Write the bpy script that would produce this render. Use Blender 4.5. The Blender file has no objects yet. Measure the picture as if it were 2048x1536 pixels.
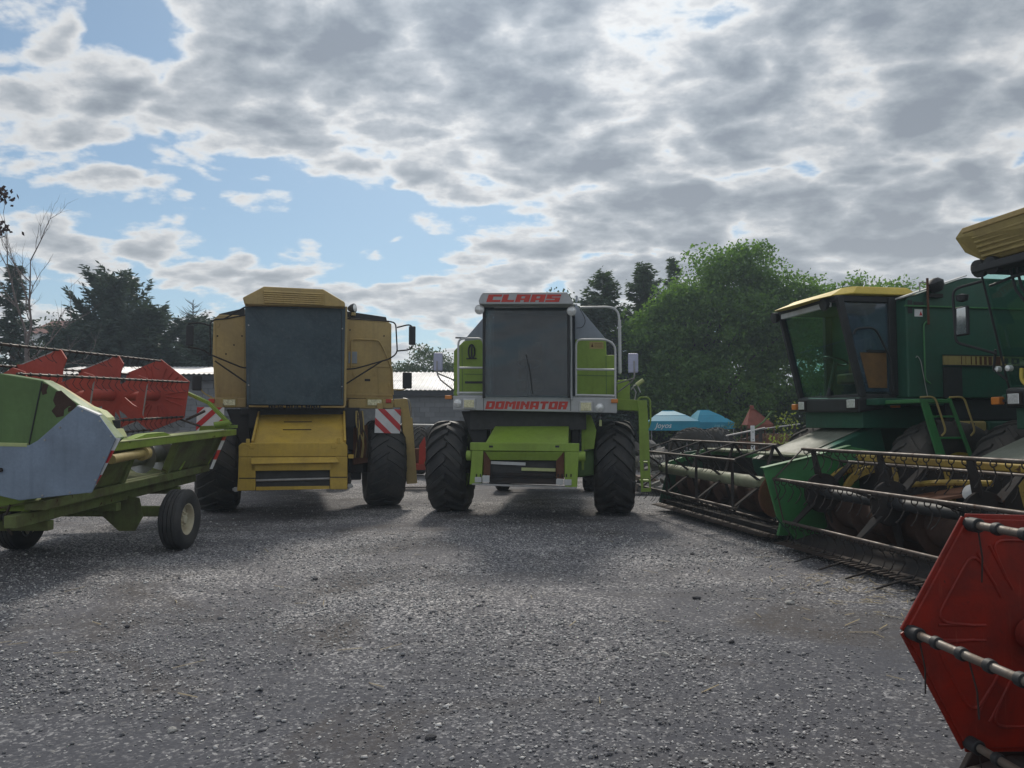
import bpy, bmesh, math, random
import numpy as np
from mathutils import Vector, Matrix

SC = bpy.context.scene
COL = SC.collection
R = math.radians
random.seed(7)
rng = np.random.default_rng(11)

# ------------------------------------------------------------------ camera
CAM_H, FPX, PITCH = 1.5, 1500.0, R(3.1)
cam = bpy.data.cameras.new('camera'); cam.sensor_width = 36; cam.lens = 36 * FPX / 2048
cam.clip_start = 0.05; cam.clip_end = 3000
co = bpy.data.objects.new('camera', cam); COL.objects.link(co)
co.location = (0, 0, CAM_H); co.rotation_euler = (R(90) + PITCH, 0, 0)
SC.camera = co
SC.view_settings.view_transform = 'Standard'; SC.view_settings.look = 'None'
SC.view_settings.gamma = 1; SC.view_settings.exposure = 0.14
SC.cycles.max_bounces = 5; SC.cycles.diffuse_bounces = 2; SC.cycles.glossy_bounces = 3; SC.cycles.transmission_bounces = 4; SC.cycles.transparent_max_bounces = 10
SC.render.resolution_x = 1024; SC.render.resolution_y = 768

# ------------------------------------------------------------------ node helper
class NT:
    def __init__(s, tree): s.t = tree; s.t.nodes.clear()
    def n(s, kind, **kw):
        nd = s.t.nodes.new(kind)
        for k, v in kw.items():
            if k.startswith('i_'):
                key = k[2:]
                key = int(key) if key.isdigit() else key.replace('_', ' ')
                s.put(nd.inputs[key], v)
            else: setattr(nd, k, v)
        return nd
    def put(s, sock, v):
        if isinstance(v, bpy.types.NodeSocket): s.t.links.new(v, sock)
        elif isinstance(v, (tuple, list)) and sock.type == 'RGBA' and len(v) == 3: sock.default_value = (*v, 1)
        else: sock.default_value = v
    def m(s, op, a, b=0.0, c=0.0, clamp=False):
        nd = s.t.nodes.new('ShaderNodeMath'); nd.operation = op; nd.use_clamp = clamp
        for i, v in enumerate((a, b, c)): s.put(nd.inputs[i], v)
        return nd.outputs[0]
    def ramp(s, fac, stops, interp='LINEAR'):
        nd = s.t.nodes.new('ShaderNodeValToRGB'); r = nd.color_ramp; r.interpolation = interp
        while len(r.elements) > 1: r.elements.remove(r.elements[0])
        for i, (p, c) in enumerate(stops):
            e = r.elements[0] if i == 0 else r.elements.new(p)
            e.position = p
            if not isinstance(c, (tuple, list)): c = (c, c, c)
            e.color = (*c, 1)
        s.put(nd.inputs[0], fac)
        return nd.outputs[0]
    def mix(s, f, a, b, blend='MIX'):
        nd = s.t.nodes.new('ShaderNodeMix'); nd.data_type = 'RGBA'; nd.blend_type = blend
        s.put(nd.inputs[0], f); s.put(nd.inputs[6], a); s.put(nd.inputs[7], b)
        return nd.outputs[2]
    def noise(s, vec, scale, detail=4, rough=.55, dist=0.0):
        nd = s.n('ShaderNodeTexNoise'); nd.inputs['Scale'].default_value = scale
        nd.inputs['Detail'].default_value = detail; nd.inputs['Roughness'].default_value = rough
        nd.inputs['Distortion'].default_value = dist
        if vec is not None: s.put(nd.inputs['Vector'], vec)
        return nd.outputs[0]

# ------------------------------------------------------------------ sky and sun
SUN_EL, SUN_AZ = R(40), R(0.0)          # azimuth measured from +Y towards +X
w = bpy.data.worlds.new('World'); SC.world = w; w.use_nodes = True
w.cycles.sampling_method = 'NONE'
N = NT(w.node_tree)
def pix_dir(px, py):
    u, v = (px - 1024) / FPX, (768 - py) / FPX
    d = Vector((u, math.cos(PITCH) - v * math.sin(PITCH), math.sin(PITCH) + v * math.cos(PITCH)))
    return d
tc = N.n('ShaderNodeTexCoord')
sep = N.n('ShaderNodeSeparateXYZ', i_0=tc.outputs['Generated'])
sx, sy, sz = sep.outputs
az = N.m('ARCTAN2', sx, sy); el = N.m('ARCSINE', sz)
zc = N.m('ADD', N.m('MAXIMUM', sz, 0.0), 0.27)
P2 = N.n('ShaderNodeCombineXYZ', i_0=N.m('MULTIPLY', N.m('DIVIDE', sx, zc), .8), i_1=N.m('DIVIDE', sy, zc)).outputs[0]
ae = N.n('ShaderNodeCombineXYZ', i_0=az, i_1=el).outputs[0]
def vm(op, a, b, c=None):
    nd = N.n('ShaderNodeVectorMath', operation=op); N.put(nd.inputs[0], a); N.put(nd.inputs[1], b)
    if c is not None: N.put(nd.inputs[2], c)
    return nd.outputs['Value'] if op == 'DOT_PRODUCT' else nd.outputs[0]
def noise2(vec, scale, detail, rough, out=0):
    nd = N.n('ShaderNodeTexNoise', noise_dimensions='2D'); N.put(nd.inputs['Vector'], vec)
    nd.inputs['Scale'].default_value = scale; nd.inputs['Detail'].default_value = detail; nd.inputs['Roughness'].default_value = rough
    return nd.outputs[out]
warp = noise2(P2, 2.6, 2, .6, 1)
P3 = vm('MULTIPLY_ADD', warp, (.34, .34, 0), P2)
def cells(scale):
    nd = N.n('ShaderNodeTexVoronoi', voronoi_dimensions='2D', feature='F1'); N.put(nd.inputs['Vector'], P3); nd.inputs['Scale'].default_value = scale
    return nd.outputs['Distance']
big_c, puff, wisp, fbm = cells(2.2), cells(6.2), cells(15.0), noise2(P2, 7.5, 6, .60)
# where the yard's sky is thick, thin or open, as directions in the sky
cov = 0.0
for px, py, hx, hy, amp in [(600, 450, 380, 80, -.36), (800, 540, 180, 40, -.16), (270, 30, 110, 50, -.34), (430, 340, 220, 20, -.10), (150, 592, 320, 24, -.34), (760, 585, 200, 20, .10),
          (640, 105, 190, 80, .30), (1030, 60, 260, 120, .32), (1240, 245, 190, 50, .20), (1010, 345, 170, 40, .10), (220, 495, 260, 30, .16), (330, 390, 230, 22, .12),
          (1750, 300, 520, 300, .22), (1450, 540, 520, 90, .16), (300, 215, 280, 90, .12), (1025, 520, 60, 50, .14), (540, 560, 110, 16, .16), (900, 170, 60, 40, -.12), (810, 60, 30, 70, -.14)]:
    d = pix_dir(px, py).normalized(); kx, ky = FPX / hx, FPX / hy
    q = vm('MULTIPLY_ADD', ae, (kx, ky, 0), (-math.atan2(d.x, d.y) * kx, -math.asin(d.z) * ky, 0))
    cov = N.m('MULTIPLY_ADD', N.m('POWER', .36788, vm('DOT_PRODUCT', q, q)), amp, cov)
dens = N.m('MULTIPLY_ADD', big_c, -.20, N.m('MULTIPLY_ADD', puff, -.46, N.m('MULTIPLY_ADD', wisp, -.24, N.m('MULTIPLY_ADD', fbm, .86, N.m('ADD', cov, .105)))))
alpha = N.n('ShaderNodeMapRange', interpolation_type='SMOOTHSTEP', i_Value=dens, i_1=-.05, i_2=.165).outputs[0]
# light filtering through: thin cloud glows, thick cloud goes grey
ccol = N.ramp(N.m('MULTIPLY', dens, 1.85), [(0.0, (.86, .86, .845)), (.14, (.82, .82, .805)), (.32, (.60, .615, .635)), (.52, (.40, .435, .48)), (.78, (.265, .305, .355)), (1.0, (.195, .23, .283))])
sunv = Vector((math.sin(SUN_AZ) * math.cos(SUN_EL), math.cos(SUN_AZ) * math.cos(SUN_EL), math.sin(SUN_EL)))
dt = N.n('ShaderNodeVectorMath', operation='DOT_PRODUCT', i_0=tc.outputs['Generated'], i_1=tuple(sunv)).outputs['Value']
glow = N.m('POWER', N.m('MAXIMUM', dt, 0.0), 12.0)
gain = N.m('MULTIPLY_ADD', glow, .46, .90)
ccol = N.n('ShaderNodeVectorMath', operation='SCALE', i_0=ccol, i_Scale=gain).outputs[0]
sky = N.n('ShaderNodeTexSky', sky_type='NISHITA', sun_disc=False, sun_elevation=SUN_EL, sun_rotation=SUN_AZ, air_density=1.0, dust_density=.6, ozone_density=2.5)
SKY_STR = 0.075
skyc = N.n('ShaderNodeVectorMath', operation='MULTIPLY', i_0=sky.outputs[0], i_1=(SKY_STR * .80, SKY_STR * .98, SKY_STR * 1.02)).outputs[0]
hz = N.m('EXPONENT', N.m('MULTIPLY', N.m('MAXIMUM', sz, 0.0), -9.0))
skyc = N.mix(.12, skyc, (.55, .66, .74))
skyc = N.mix(N.m('MULTIPLY', hz, .75), skyc, (.50, .60, .68))
ccol = N.mix(N.m('MULTIPLY', N.m('EXPONENT', N.m('MULTIPLY', N.m('MAXIMUM', sz, 0.0), -5.5)), .62), ccol, (.72, .735, .74))
final = N.mix(alpha, skyc, ccol)
final = N.mix(.05, final, (.6, .66, .70))
bg = N.n('ShaderNodeBackground', i_Color=final, i_Strength=1.0)
out = N.n('ShaderNodeOutputWorld', i_Surface=bg.outputs[0])

sl = bpy.data.lights.new('sun', 'SUN'); sl.energy = 2.3; sl.angle = R(8); sl.color = (1, .93, .82)
so = bpy.data.objects.new('sun', sl); COL.objects.link(so)
so.rotation_euler = (-sunv).to_track_quat('-Z', 'Y').to_euler()

# ------------------------------------------------------------------ measuring helper
class Fr:
    """a thing's own frame: local x to the right seen from its front, y to its back, z up"""
    def __init__(s, x, y, deg=0, z=0, pitch=0):
        s.loc = Vector((x, y, z)); s.rz = R(deg); s.pitch = R(pitch)
        s.M = Matrix.Translation(s.loc) @ Matrix.Rotation(s.rz, 4, 'Z') @ Matrix.Rotation(s.pitch, 4, 'X')
        s.I = s.M.inverted(); s.o = s.I @ Vector((0, 0, CAM_H)); s.A = s.I.to_3x3()
    def pl(s, px, py, k, c):
        d = s.A @ pix_dir(px, py); t = (c - s.o[k]) / d[k]
        return s.o + d * t
    def X(s, px, py, c): return s.pl(px, py, 0, c)
    def Y(s, px, py, c): return s.pl(px, py, 1, c)
    def Z(s, px, py, c): return s.pl(px, py, 2, c)
W0 = Fr(0, 0)

# ------------------------------------------------------------------ mesh helper
class MB:
    def __init__(s): s.v = []; s.f = []
    def add(s, vs, fs):
        b = len(s.v); s.v += [tuple(p) for p in vs]; s.f += [[i + b for i in f] for f in fs]; return s
    def box(s, x0, x1, y0, y1, z0, z1):
        return s.add([(x0,y0,z0),(x1,y0,z0),(x1,y1,z0),(x0,y1,z0),(x0,y0,z1),(x1,y0,z1),(x1,y1,z1),(x0,y1,z1)],
                     [(0,3,2,1),(4,5,6,7),(0,1,5,4),(1,2,6,5),(2,3,7,6),(3,0,4,7)])
    def prism(s, pts, vec):
        n = len(pts); v = Vector(vec); P = [Vector(p) for p in pts]
        return s.add(P + [p + v for p in P], [list(range(n))[::-1], list(range(n, 2 * n))] + [[i, (i + 1) % n, n + (i + 1) % n, n + i] for i in range(n)])
    def loft(s, a, b):
        n = len(a)
        return s.add(list(a) + list(b), [list(range(n))[::-1], list(range(n, 2 * n))] + [[i, (i + 1) % n, n + (i + 1) % n, n + i] for i in range(n)])
    def beam(s, p0, p1, w, h, up=(0, 0, 1), w1=None, h1=None):
        p0, p1 = Vector(p0), Vector(p1); d = (p1 - p0).normalized(); u = Vector(up)
        if abs(d.dot(u)) > .95: u = Vector((0, 1, 0))
        a = d.cross(u).normalized(); b = a.cross(d).normalized()
        w1 = w1 or w; h1 = h1 or h
        q = lambda p, ww, hh: [p + a * ww / 2 * i + b * hh / 2 * j for i, j in ((-1, -1), (1, -1), (1, 1), (-1, 1))]
        return s.loft(q(p0, w, h), q(p1, w1, h1))
    def tube(s, pts, r, n=8, rr=None):
        P = [Vector(p) for p in pts]; m = len(P); rings = []
        t0 = (P[1] - P[0]).normalized(); a = t0.orthogonal().normalized()
        for i in range(m):
            t = (P[min(i + 1, m - 1)] - P[max(i - 1, 0)]).normalized()
            a = (a - t * a.dot(t)).normalized(); b = t.cross(a)
            q = rr[i] if rr else r
            rings.append([P[i] + (a * math.cos(2 * math.pi * k / n) + b * math.sin(2 * math.pi * k / n)) * q for k in range(n)])
        vs = [p for g in rings for p in g]
        fs = [[i * n + k, i * n + (k + 1) % n, (i + 1) * n + (k + 1) % n, (i + 1) * n + k] for i in range(m - 1) for k in range(n)]
        fs += [list(range(n))[::-1], list(range((m - 1) * n, m * n))]
        return s.add(vs, fs)
    def cyl(s, p0, p1, r, n=16, r1=None):
        return s.tube([p0, p1], r, n, [r, r if r1 is None else r1])
    def lathe(s, prof, c, axis, n=32, close=False):
        c = Vector(c); t = Vector(axis).normalized(); a = t.orthogonal().normalized(); b = t.cross(a); m = len(prof)
        vs = [c + t * h + (a * math.cos(2 * math.pi * k / n) + b * math.sin(2 * math.pi * k / n)) * r for r, h in prof for k in range(n)]
        fs = [[i * n + k, i * n + (k + 1) % n, ((i + 1) % m) * n + (k + 1) % n, ((i + 1) % m) * n + k] for i in range(m if close else m - 1) for k in range(n)]
        if not close: fs += [list(range(n))[::-1], list(range((m - 1) * n, m * n))]
        return s.add(vs, fs)
    def ring(s, c, axis, RR, r, n=20, m=6):
        return s.lathe([(RR + r * math.cos(2 * math.pi * k / m), r * math.sin(2 * math.pi * k / m)) for k in range(m)], c, axis, n, True)
    def mesh(s, name, smooth=False, ang=38):
        me = bpy.data.meshes.new(name); me.from_pydata(s.v, [], s.f); 
        bm = bmesh.new(); bm.from_mesh(me); bmesh.ops.recalc_face_normals(bm, faces=bm.faces); bm.to_mesh(me); bm.free()
        if smooth:
            me.polygons.foreach_set('use_smooth', [True] * len(me.polygons)); me.set_sharp_from_angle(angle=R(ang))
        me.update(); return me
    def build(s, name, mat, parent=None, bevel=0.0, smooth=False, label=None, seg=2):
        me = s.mesh(name, smooth); me.materials.append(mat)
        o = bpy.data.objects.new(name, me); COL.objects.link(o)
        if parent is not None: o.parent = parent
        if bevel:
            b = o.modifiers.new('bevel', 'BEVEL'); b.width = bevel; b.segments = seg; b.limit_method = 'ANGLE'; b.angle_limit = R(35); b.harden_normals = False
        if label: o['label'] = label
        return o
def rnd(pts, r=.06, k=5):
    P = [Vector(p) for p in pts]; out = [P[0]]
    for i in range(1, len(P) - 1):
        a, b, c = P[i - 1], P[i], P[i + 1]
        ra = min(r, (a - b).length * .45); rc = min(r, (c - b).length * .45)
        q0 = b + (a - b).normalized() * ra; q2 = b + (c - b).normalized() * rc
        for j in range(k + 1):
            t = j / k; out.append(q0 * (1 - t) ** 2 + b * 2 * t * (1 - t) + q2 * t * t)
    return out + [P[-1]]
def thing(name, label, cat, fr=None, group=None, loc=None):
    o = bpy.data.objects.new(name, None); COL.objects.link(o); o.empty_display_size = .3
    if fr is not None: o.location = fr.loc; o.rotation_euler = (fr.pitch, 0, fr.rz); o.rotation_mode = 'XYZ'
    if loc is not None: o.location = loc
    return tag(o, label, cat, group)
def tag(o, label, cat, group=None):
    o['label'] = label; o['category'] = cat
    if group: o['group'] = group
    return o
def link(name, me, parent=None, mat=None):
    o = bpy.data.objects.new(name, me); COL.objects.link(o)
    if parent is not None: o.parent = parent
    if mat is not None and not me.materials: me.materials.append(mat)
    return o
def np_mesh(name, V, F, mat, smooth=False):
    k = F.shape[1]; me = bpy.data.meshes.new(name)
    me.vertices.add(len(V)); me.vertices.foreach_set('co', np.ascontiguousarray(V, dtype=np.float32).ravel())
    me.loops.add(F.size); me.loops.foreach_set('vertex_index', np.ascontiguousarray(F, dtype=np.int32).ravel())
    me.polygons.add(len(F)); me.polygons.foreach_set('loop_start', np.arange(len(F), dtype=np.int32) * k)
    if smooth: me.polygons.foreach_set('use_smooth', np.ones(len(F), dtype=bool))
    me.materials.append(mat); me.update(calc_edges=True); return me

# ------------------------------------------------------------------ materials
def new_mat(name):
    m = bpy.data.materials.new(name); m.use_nodes = True
    return m, NT(m.node_tree)
def finish(nt, col, rough, metal=0.0, bump=None, bstr=.2, bdist=.01, spec=.5, **kw):
    b = nt.n('ShaderNodeBsdfPrincipled'); nt.put(b.inputs['Base Color'], col); nt.put(b.inputs['Roughness'], rough)
    nt.put(b.inputs['Metallic'], metal); nt.put(b.inputs['Specular IOR Level'], spec)
    for k, v in kw.items(): nt.put(b.inputs[k.replace('_', ' ')], v)
    if bump is not None:
        bp = nt.n('ShaderNodeBump'); bp.inputs['Strength'].default_value = bstr; bp.inputs['Distance'].default_value = bdist
        nt.put(bp.inputs['Height'], bump); nt.t.links.new(bp.outputs[0], b.inputs['Normal'])
    o = nt.n('ShaderNodeOutputMaterial'); nt.t.links.new(b.outputs[0], o.inputs[0]); return b
def paint(name, col, rough=.42, dirt=(.16, .13, .09), amt=.35, scale=1.6, rust=0.0, rustcol=(.10, .045, .02), metal=0.0, spec=.4, fade=.12, bstr=.15):
    m, nt = new_mat(name)
    v = nt.n('ShaderNodeTexCoord').outputs['Object']
    n1 = nt.noise(v, scale, 7, .62, .3); n2 = nt.noise(v, scale * 14, 5, .65); n3 = nt.noise(v, scale * .45, 3)
    c = nt.mix(nt.ramp(n3, [(.3, 0.0), (.75, fade)]), col, tuple(min(1, x * .55 + .30) for x in col))
    c = nt.mix(nt.m('MULTIPLY', nt.ramp(n2, [(.35, 0.0), (.72, 1.0)]), amt * .5), c, tuple(x * .55 for x in col))
    dm = nt.m('MULTIPLY', nt.ramp(n1, [(.38, 0.0), (.70, 1.0)]), amt, clamp=True)
    c = nt.mix(dm, c, dirt)
    # rain streaks run down the sheet
    sv = nt.n('ShaderNodeVectorMath', operation='MULTIPLY', i_0=v, i_1=(9, 9, .55)).outputs[0]
    st = nt.ramp(nt.noise(sv, 1.6, 4, .6), [(.5, 0.0), (.75, 1.0)])
    c = nt.mix(nt.m('MULTIPLY', st, amt * .45), c, tuple(x * .6 for x in dirt))
    r = nt.m('ADD', nt.m('MULTIPLY', dm, .45), nt.m('ADD', rough, nt.m('MULTIPLY', n2, .12)), clamp=True)
    if rust > 0:
        rm = nt.ramp(nt.noise(v, scale * 2.6, 8, .68, .6), [(.70 - rust * .35, 0.0), (.74 - rust * .35, 1.0)])
        c = nt.mix(rm, c, nt.mix(n2, rustcol, tuple(x * .4 for x in rustcol)))
        r = nt.m('MAXIMUM', r, nt.m('MULTIPLY', rm, .85))
    finish(nt, c, r, metal, n2, bstr, .004, spec); return m
def plain(name, col, rough=.5, metal=0.0, var=.25, scale=8, spec=.5, **kw):
    m, nt = new_mat(name)
    v = nt.n('ShaderNodeTexCoord').outputs['Object']
    n = nt.noise(v, scale, 6, .6)
    c = nt.mix(nt.ramp(n, [(.3, 0.0), (.7, 1.0)]), tuple(x * (1 - var) for x in col), tuple(min(1, x * (1 + var)) for x in col))
    finish(nt, c, nt.m('ADD', rough - .06, nt.m('MULTIPLY', n, .15), clamp=True), metal, n, .12, .004, spec, **kw); return m
def glass(name, tint, dens=.5, rough=.03, dust_sheen=.08, dcol=(.16, .16, .155)):
    """flat pane: tinted see-through with a mirror coat and dust"""
    m, nt = new_mat(name)
    v = nt.n('ShaderNodeTexCoord').outputs['Object']
    n = nt.noise(v, 3.0, 7, .65, .4)
    tr = nt.n('ShaderNodeBsdfTransparent', i_0=tint).outputs[0]
    df = nt.n('ShaderNodeBsdfDiffuse', i_0=dcol).outputs[0]
    gl = nt.n('ShaderNodeBsdfGlossy'); gl.inputs['Roughness'].default_value = rough; gl.inputs['Color'].default_value = (1, 1, 1, 1)
    fc = nt.n('ShaderNodeLayerWeight'); fc.inputs[0].default_value = .5
    fr = nt.m('MULTIPLY_ADD', nt.m('POWER', fc.outputs['Facing'], 5.0), .85, .045)
    a = nt.n('ShaderNodeMixShader'); nt.put(a.inputs[0], nt.m('MULTIPLY', nt.ramp(n, [(.35, .25), (.75, 1.0)]), dust_sheen * 2)); nt.put(a.inputs[1], tr); nt.put(a.inputs[2], df)
    b = nt.n('ShaderNodeMixShader'); nt.put(b.inputs[0], fr); nt.put(b.inputs[1], a.outputs[0]); nt.put(b.inputs[2], gl.outputs[0])
    o = nt.n('ShaderNodeOutputMaterial'); nt.t.links.new(b.outputs[0], o.inputs[0]); return m
def leafmat(name, c1, c2, trans=.35):
    m, nt = new_mat(name)
    ri = nt.n('ShaderNodeNewGeometry').outputs['Random Per Island']
    v = nt.n('ShaderNodeTexCoord').outputs['Object']
    n = nt.noise(v, .9, 3)
    f = nt.m('ADD', nt.m('MULTIPLY', ri, .55), nt.m('MULTIPLY', n, .45))
    c = nt.mix(nt.ramp(f, [(.2, 0.0), (.8, 1.0)]), c1, c2)
    d = nt.n('ShaderNodeBsdfDiffuse'); nt.put(d.inputs[0], c)
    t = nt.n('ShaderNodeBsdfTranslucent'); nt.put(t.inputs[0], nt.mix(.5, c, (c2[0] * 1.6, c2[1] * 1.7, c2[2] * .7)))
    g = nt.n('ShaderNodeBsdfGlossy'); g.inputs['Roughness'].default_value = .45; g.inputs['Color'].default_value = (.6, .6, .6, 1)
    a = nt.n('ShaderNodeMixShader'); a.inputs[0].default_value = trans; nt.put(a.inputs[1], d.outputs[0]); nt.put(a.inputs[2], t.outputs[0])
    b = nt.n('ShaderNodeMixShader'); b.inputs[0].default_value = .05; nt.put(b.inputs[1], a.outputs[0]); nt.put(b.inputs[2], g.outputs[0])
    o = nt.n('ShaderNodeOutputMaterial'); nt.t.links.new(b.outputs[0], o.inputs[0]); return m

M = {}
M['nh_yellow'] = paint('nh_yellow', (.49, .345, .115), .5, (.26, .20, .12), .5, 1.5, fade=.22)
M['nh_gold'] = paint('nh_gold', (.56, .37, .045), .48, (.25, .17, .055), .5, 2.2)
M['lime'] = paint('lime', (.24, .37, .038), .45, (.14, .15, .05), .42, 1.8, rust=.0)
M['lime_worn'] = paint('lime_worn', (.25, .36, .045), .45, (.13, .10, .05), .45, 2.4, rust=.18)
M['lime_dirty'] = paint('lime_dirty', (.145, .19, .045), .65, (.10, .08, .05), .9, 2.4, rust=.2)
M['lime_pale'] = paint('lime_pale', (.46, .52, .22), .55, (.35, .30, .20), .4, 3.0)
M['shield_green'] = paint('shield_green', (.105, .20, .05), .5, (.08, .10, .05), .5, 1.4, rust=.0)
M['claas_grey'] = paint('claas_grey', (.46, .47, .48), .45, (.25, .24, .22), .3, 1.6)
M['slate_grey'] = paint('slate_grey', (.29, .33, .39), .5, (.16, .17, .17), .35, 1.4)
M['panel_grey'] = paint('panel_grey', (.235, .30, .395), .45, (.16, .19, .23), .6, 2.6, metal=.1)
M['claas_red'] = plain('claas_red', (.52, .045, .03), .5, var=.15)
M['reel_red'] = paint('reel_red', (.45, .055, .032), .5, (.22, .06, .045), .5, 2.0, rust=.06)
M['reel_red_deep'] = paint('reel_red_deep', (.30, .020, .009), .45, (.085, .018, .012), .75, 4.2, rust=.10, rustcol=(.06, .02, .012), fade=.10)
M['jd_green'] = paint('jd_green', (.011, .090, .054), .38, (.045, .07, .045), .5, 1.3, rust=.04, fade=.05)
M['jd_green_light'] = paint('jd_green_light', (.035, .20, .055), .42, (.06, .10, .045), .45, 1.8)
M['jd_yellow'] = paint('jd_yellow', (.62, .46, .045), .45, (.30, .22, .06), .4, 2.0)
M['jd_tan'] = paint('jd_tan', (.42, .32, .10), .55, (.2, .15, .08), .5, 2.0)
M['head_yellow'] = paint('head_yellow', (.42, .29, .045), .55, (.17, .10, .04), .7, 2.6, rust=.36)
M['black'] = plain('black', (.02, .021, .023), .6, var=.3)
M['dark_steel'] = paint('dark_steel', (.024, .023, .024), .8, (.055, .038, .028), .5, 4.0, rust=.2, rustcol=(.06, .03, .02), spec=.15)
M['worn_steel'] = paint('worn_steel', (.095, .08, .072), .42, (.08, .05, .035), .6, 6.0, rust=.25, metal=.5)
M['steel'] = paint('steel', (.42, .42, .42), .38, (.2, .16, .12), .45, 4.0, metal=.6)
M['silver'] = paint('silver', (.55, .56, .56), .4, (.3, .28, .25), .3, 3.0, metal=.2)
M['rust'] = paint('rust', (.13, .055, .028), .85, (.06, .03, .02), .6, 3.0, spec=.2)
M['rubber'] = paint('rubber', (.026, .027, .030), .50, (.10, .094, .086), .65, 3.4, spec=.4, fade=.03)
M['rubber_old'] = paint('rubber_old', (.05, .048, .046), .85, (.13, .11, .09), .5, 2.0, spec=.25)
M['rim_cream'] = paint('rim_cream', (.62, .58, .42), .5, (.25, .15, .08), .4, 6.0)
m, nt = new_mat('tarp'); v = nt.n('ShaderNodeTexCoord').outputs['Object']; n1 = nt.noise(v, 1.8, 6, .6, .5); n2 = nt.noise(v, 16, 5, .65)
c = nt.mix(nt.ramp(n1, [(.35, 0.0), (.7, 1.0)]), (.015, .036, .050), (.045, .075, .092)); c = nt.mix(nt.m('MULTIPLY', nt.ramp(n2, [(.5, 0.0), (.75, 1.0)]), .45), c, (.09, .105, .115))
finish(nt, c, nt.m('MULTIPLY_ADD', n1, .3, .28), 0, nt.m('MULTIPLY_ADD', n2, .12, n1), .5, .06, .5); M['tarp'] = m
M['windshield'] = glass('windshield', (.50, .57, .61), dust_sheen=.26, dcol=(.075, .088, .10))
M['glass_teal'] = glass('glass_teal', (.70, .90, .86), dust_sheen=.03)
M['glass_green'] = glass('glass_green', (.82, .93, .90), dust_sheen=.05)
M['glass_blue'] = glass('glass_blue', (.62, .72, .82), dust_sheen=.34, dcol=(.10, .15, .20))  # bluish diffuse film paints in the sky's reflection on this pane
M['lamp_glass'] = plain('lamp_glass', (.74, .75, .74), .15, .3, var=.25, scale=30)
M['lamp_yellow'] = plain('lamp_yellow', (.60, .56, .36), .15, .3, var=.4, scale=40)
M['orange'] = plain('orange', (.62, .20, .03), .3, var=.15)
M['mirror_back'] = plain('mirror_back', (.42, .43, .56), .35, .1, var=.1)
M['mirror'] = plain('mirror', (.75, .80, .82), .06, 1.0, var=.05)
M['white'] = plain('white', (.72, .73, .74), .45, var=.08)
M['sign_red'] = plain('sign_red', (.55, .03, .035), .4, var=.12)
M['hose'] = plain('hose', (.05, .035, .025), .6, var=.4)
M['rust_dark'] = paint('rust_dark', (.060, .030, .020), .8, (.03, .018, .014), .6, 3.0, spec=.25)
M['tube_pale'] = paint('tube_pale', (.24, .27, .17), .5, (.16, .14, .10), .6, 3.0, rust=.15)
M['cover_grey'] = paint('cover_grey', (.20, .215, .17), .55, (.12, .12, .09), .6, 2.0)
M['hopper_red'] = paint('hopper_red', (.27, .065, .038), .6, (.14, .05, .035), .6, 3.0, rust=.15)
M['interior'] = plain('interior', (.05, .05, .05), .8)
M['seat_brown'] = plain('seat_brown', (.16, .085, .028), .7)
M['bark'] = plain('bark', (.07, .055, .045), .9, var=.4, scale=12)
M['dead_wood'] = plain('dead_wood', (.14, .11, .10), .9, var=.3, scale=12)
# ------------------------------------------------------------------ ground
def vnoise(x, y, s, seed=0):
    x = np.asarray(x) / s; y = np.asarray(y) / s
    xi = np.floor(x).astype(np.int64); yi = np.floor(y).astype(np.int64); fx = x - xi; fy = y - yi
    fx = fx * fx * (3 - 2 * fx); fy = fy * fy * (3 - 2 * fy)
    def h(a, b):
        q = (a * 374761393 + b * 668265263 + seed * 982451653) & 0x7fffffff
        q = ((q ^ (q >> 13)) * 1274126177) & 0x7fffffff
        return ((q ^ (q >> 16)) & 0xffff) / 65535.0
    return (h(xi, yi) * (1 - fx) + h(xi + 1, yi) * fx) * (1 - fy) + (h(xi, yi + 1) * (1 - fx) + h(xi + 1, yi + 1) * fx) * fy
def ground_h(x, y):
    x = np.asarray(x, float); y = np.asarray(y, float)
    h = (vnoise(x, y, 1.7, 1) - .5) * .026 + (vnoise(x, y, .45, 2) - .5) * .012 + (vnoise(x, y, .16, 3) - .5) * .006
    rut = np.sin((y - .18 * x) * 2 * np.pi / .17) * np.clip(vnoise(x, y, .9, 21) - .52, 0, 1) * np.clip((6.5 - y) / 1.5, 0, 1)
    h = h + rut * .020
    fade = np.clip((14 - np.abs(x)) / 3, 0, 1) * np.clip((17 - y) / 4, 0, 1)
    return h * fade - .008
far = [20, 30, 45, 70, 110, 180, 300, 500, 900]
gx = np.array([-v for v in far[::-1]] + list(np.arange(-14, 14.01, .09)) + far)
gy = np.array([-900, -300, -100, -40, -15, -6] + list(np.arange(-2, 20.01, .09)) + [24, 30, 40, 60, 90, 140, 220, 400, 900])
GX, GY = np.meshgrid(gx, gy); GZ = ground_h(GX, GY)
V = np.stack([GX.ravel(), GY.ravel(), GZ.ravel()], 1); nx = len(gx)
ii, jj = np.meshgrid(np.arange(len(gy) - 1), np.arange(nx - 1), indexing='ij'); a = (ii * nx + jj).ravel()
F = np.stack([a, a + 1, a + nx + 1, a + nx], 1)
m, nt = new_mat('gravel_ground')
v = nt.n('ShaderNodeTexCoord').outputs['Object']
big = nt.noise(v, .32, 5, .6, .6); mid = nt.noise(v, 1.7, 6, .65, .4); fine = nt.noise(v, 26, 6, .7)
vo = nt.n('ShaderNodeTexVoronoi', feature='F1', i_Vector=v, i_Scale=62.0); vo2 = nt.n('ShaderNodeTexVoronoi', feature='F1', i_Vector=v, i_Scale=24.0)
g1 = nt.n('ShaderNodeSeparateColor', i_0=vo.outputs['Color']).outputs[0]; g2 = nt.n('ShaderNodeSeparateColor', i_0=vo2.outputs['Color']).outputs[0]
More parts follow.
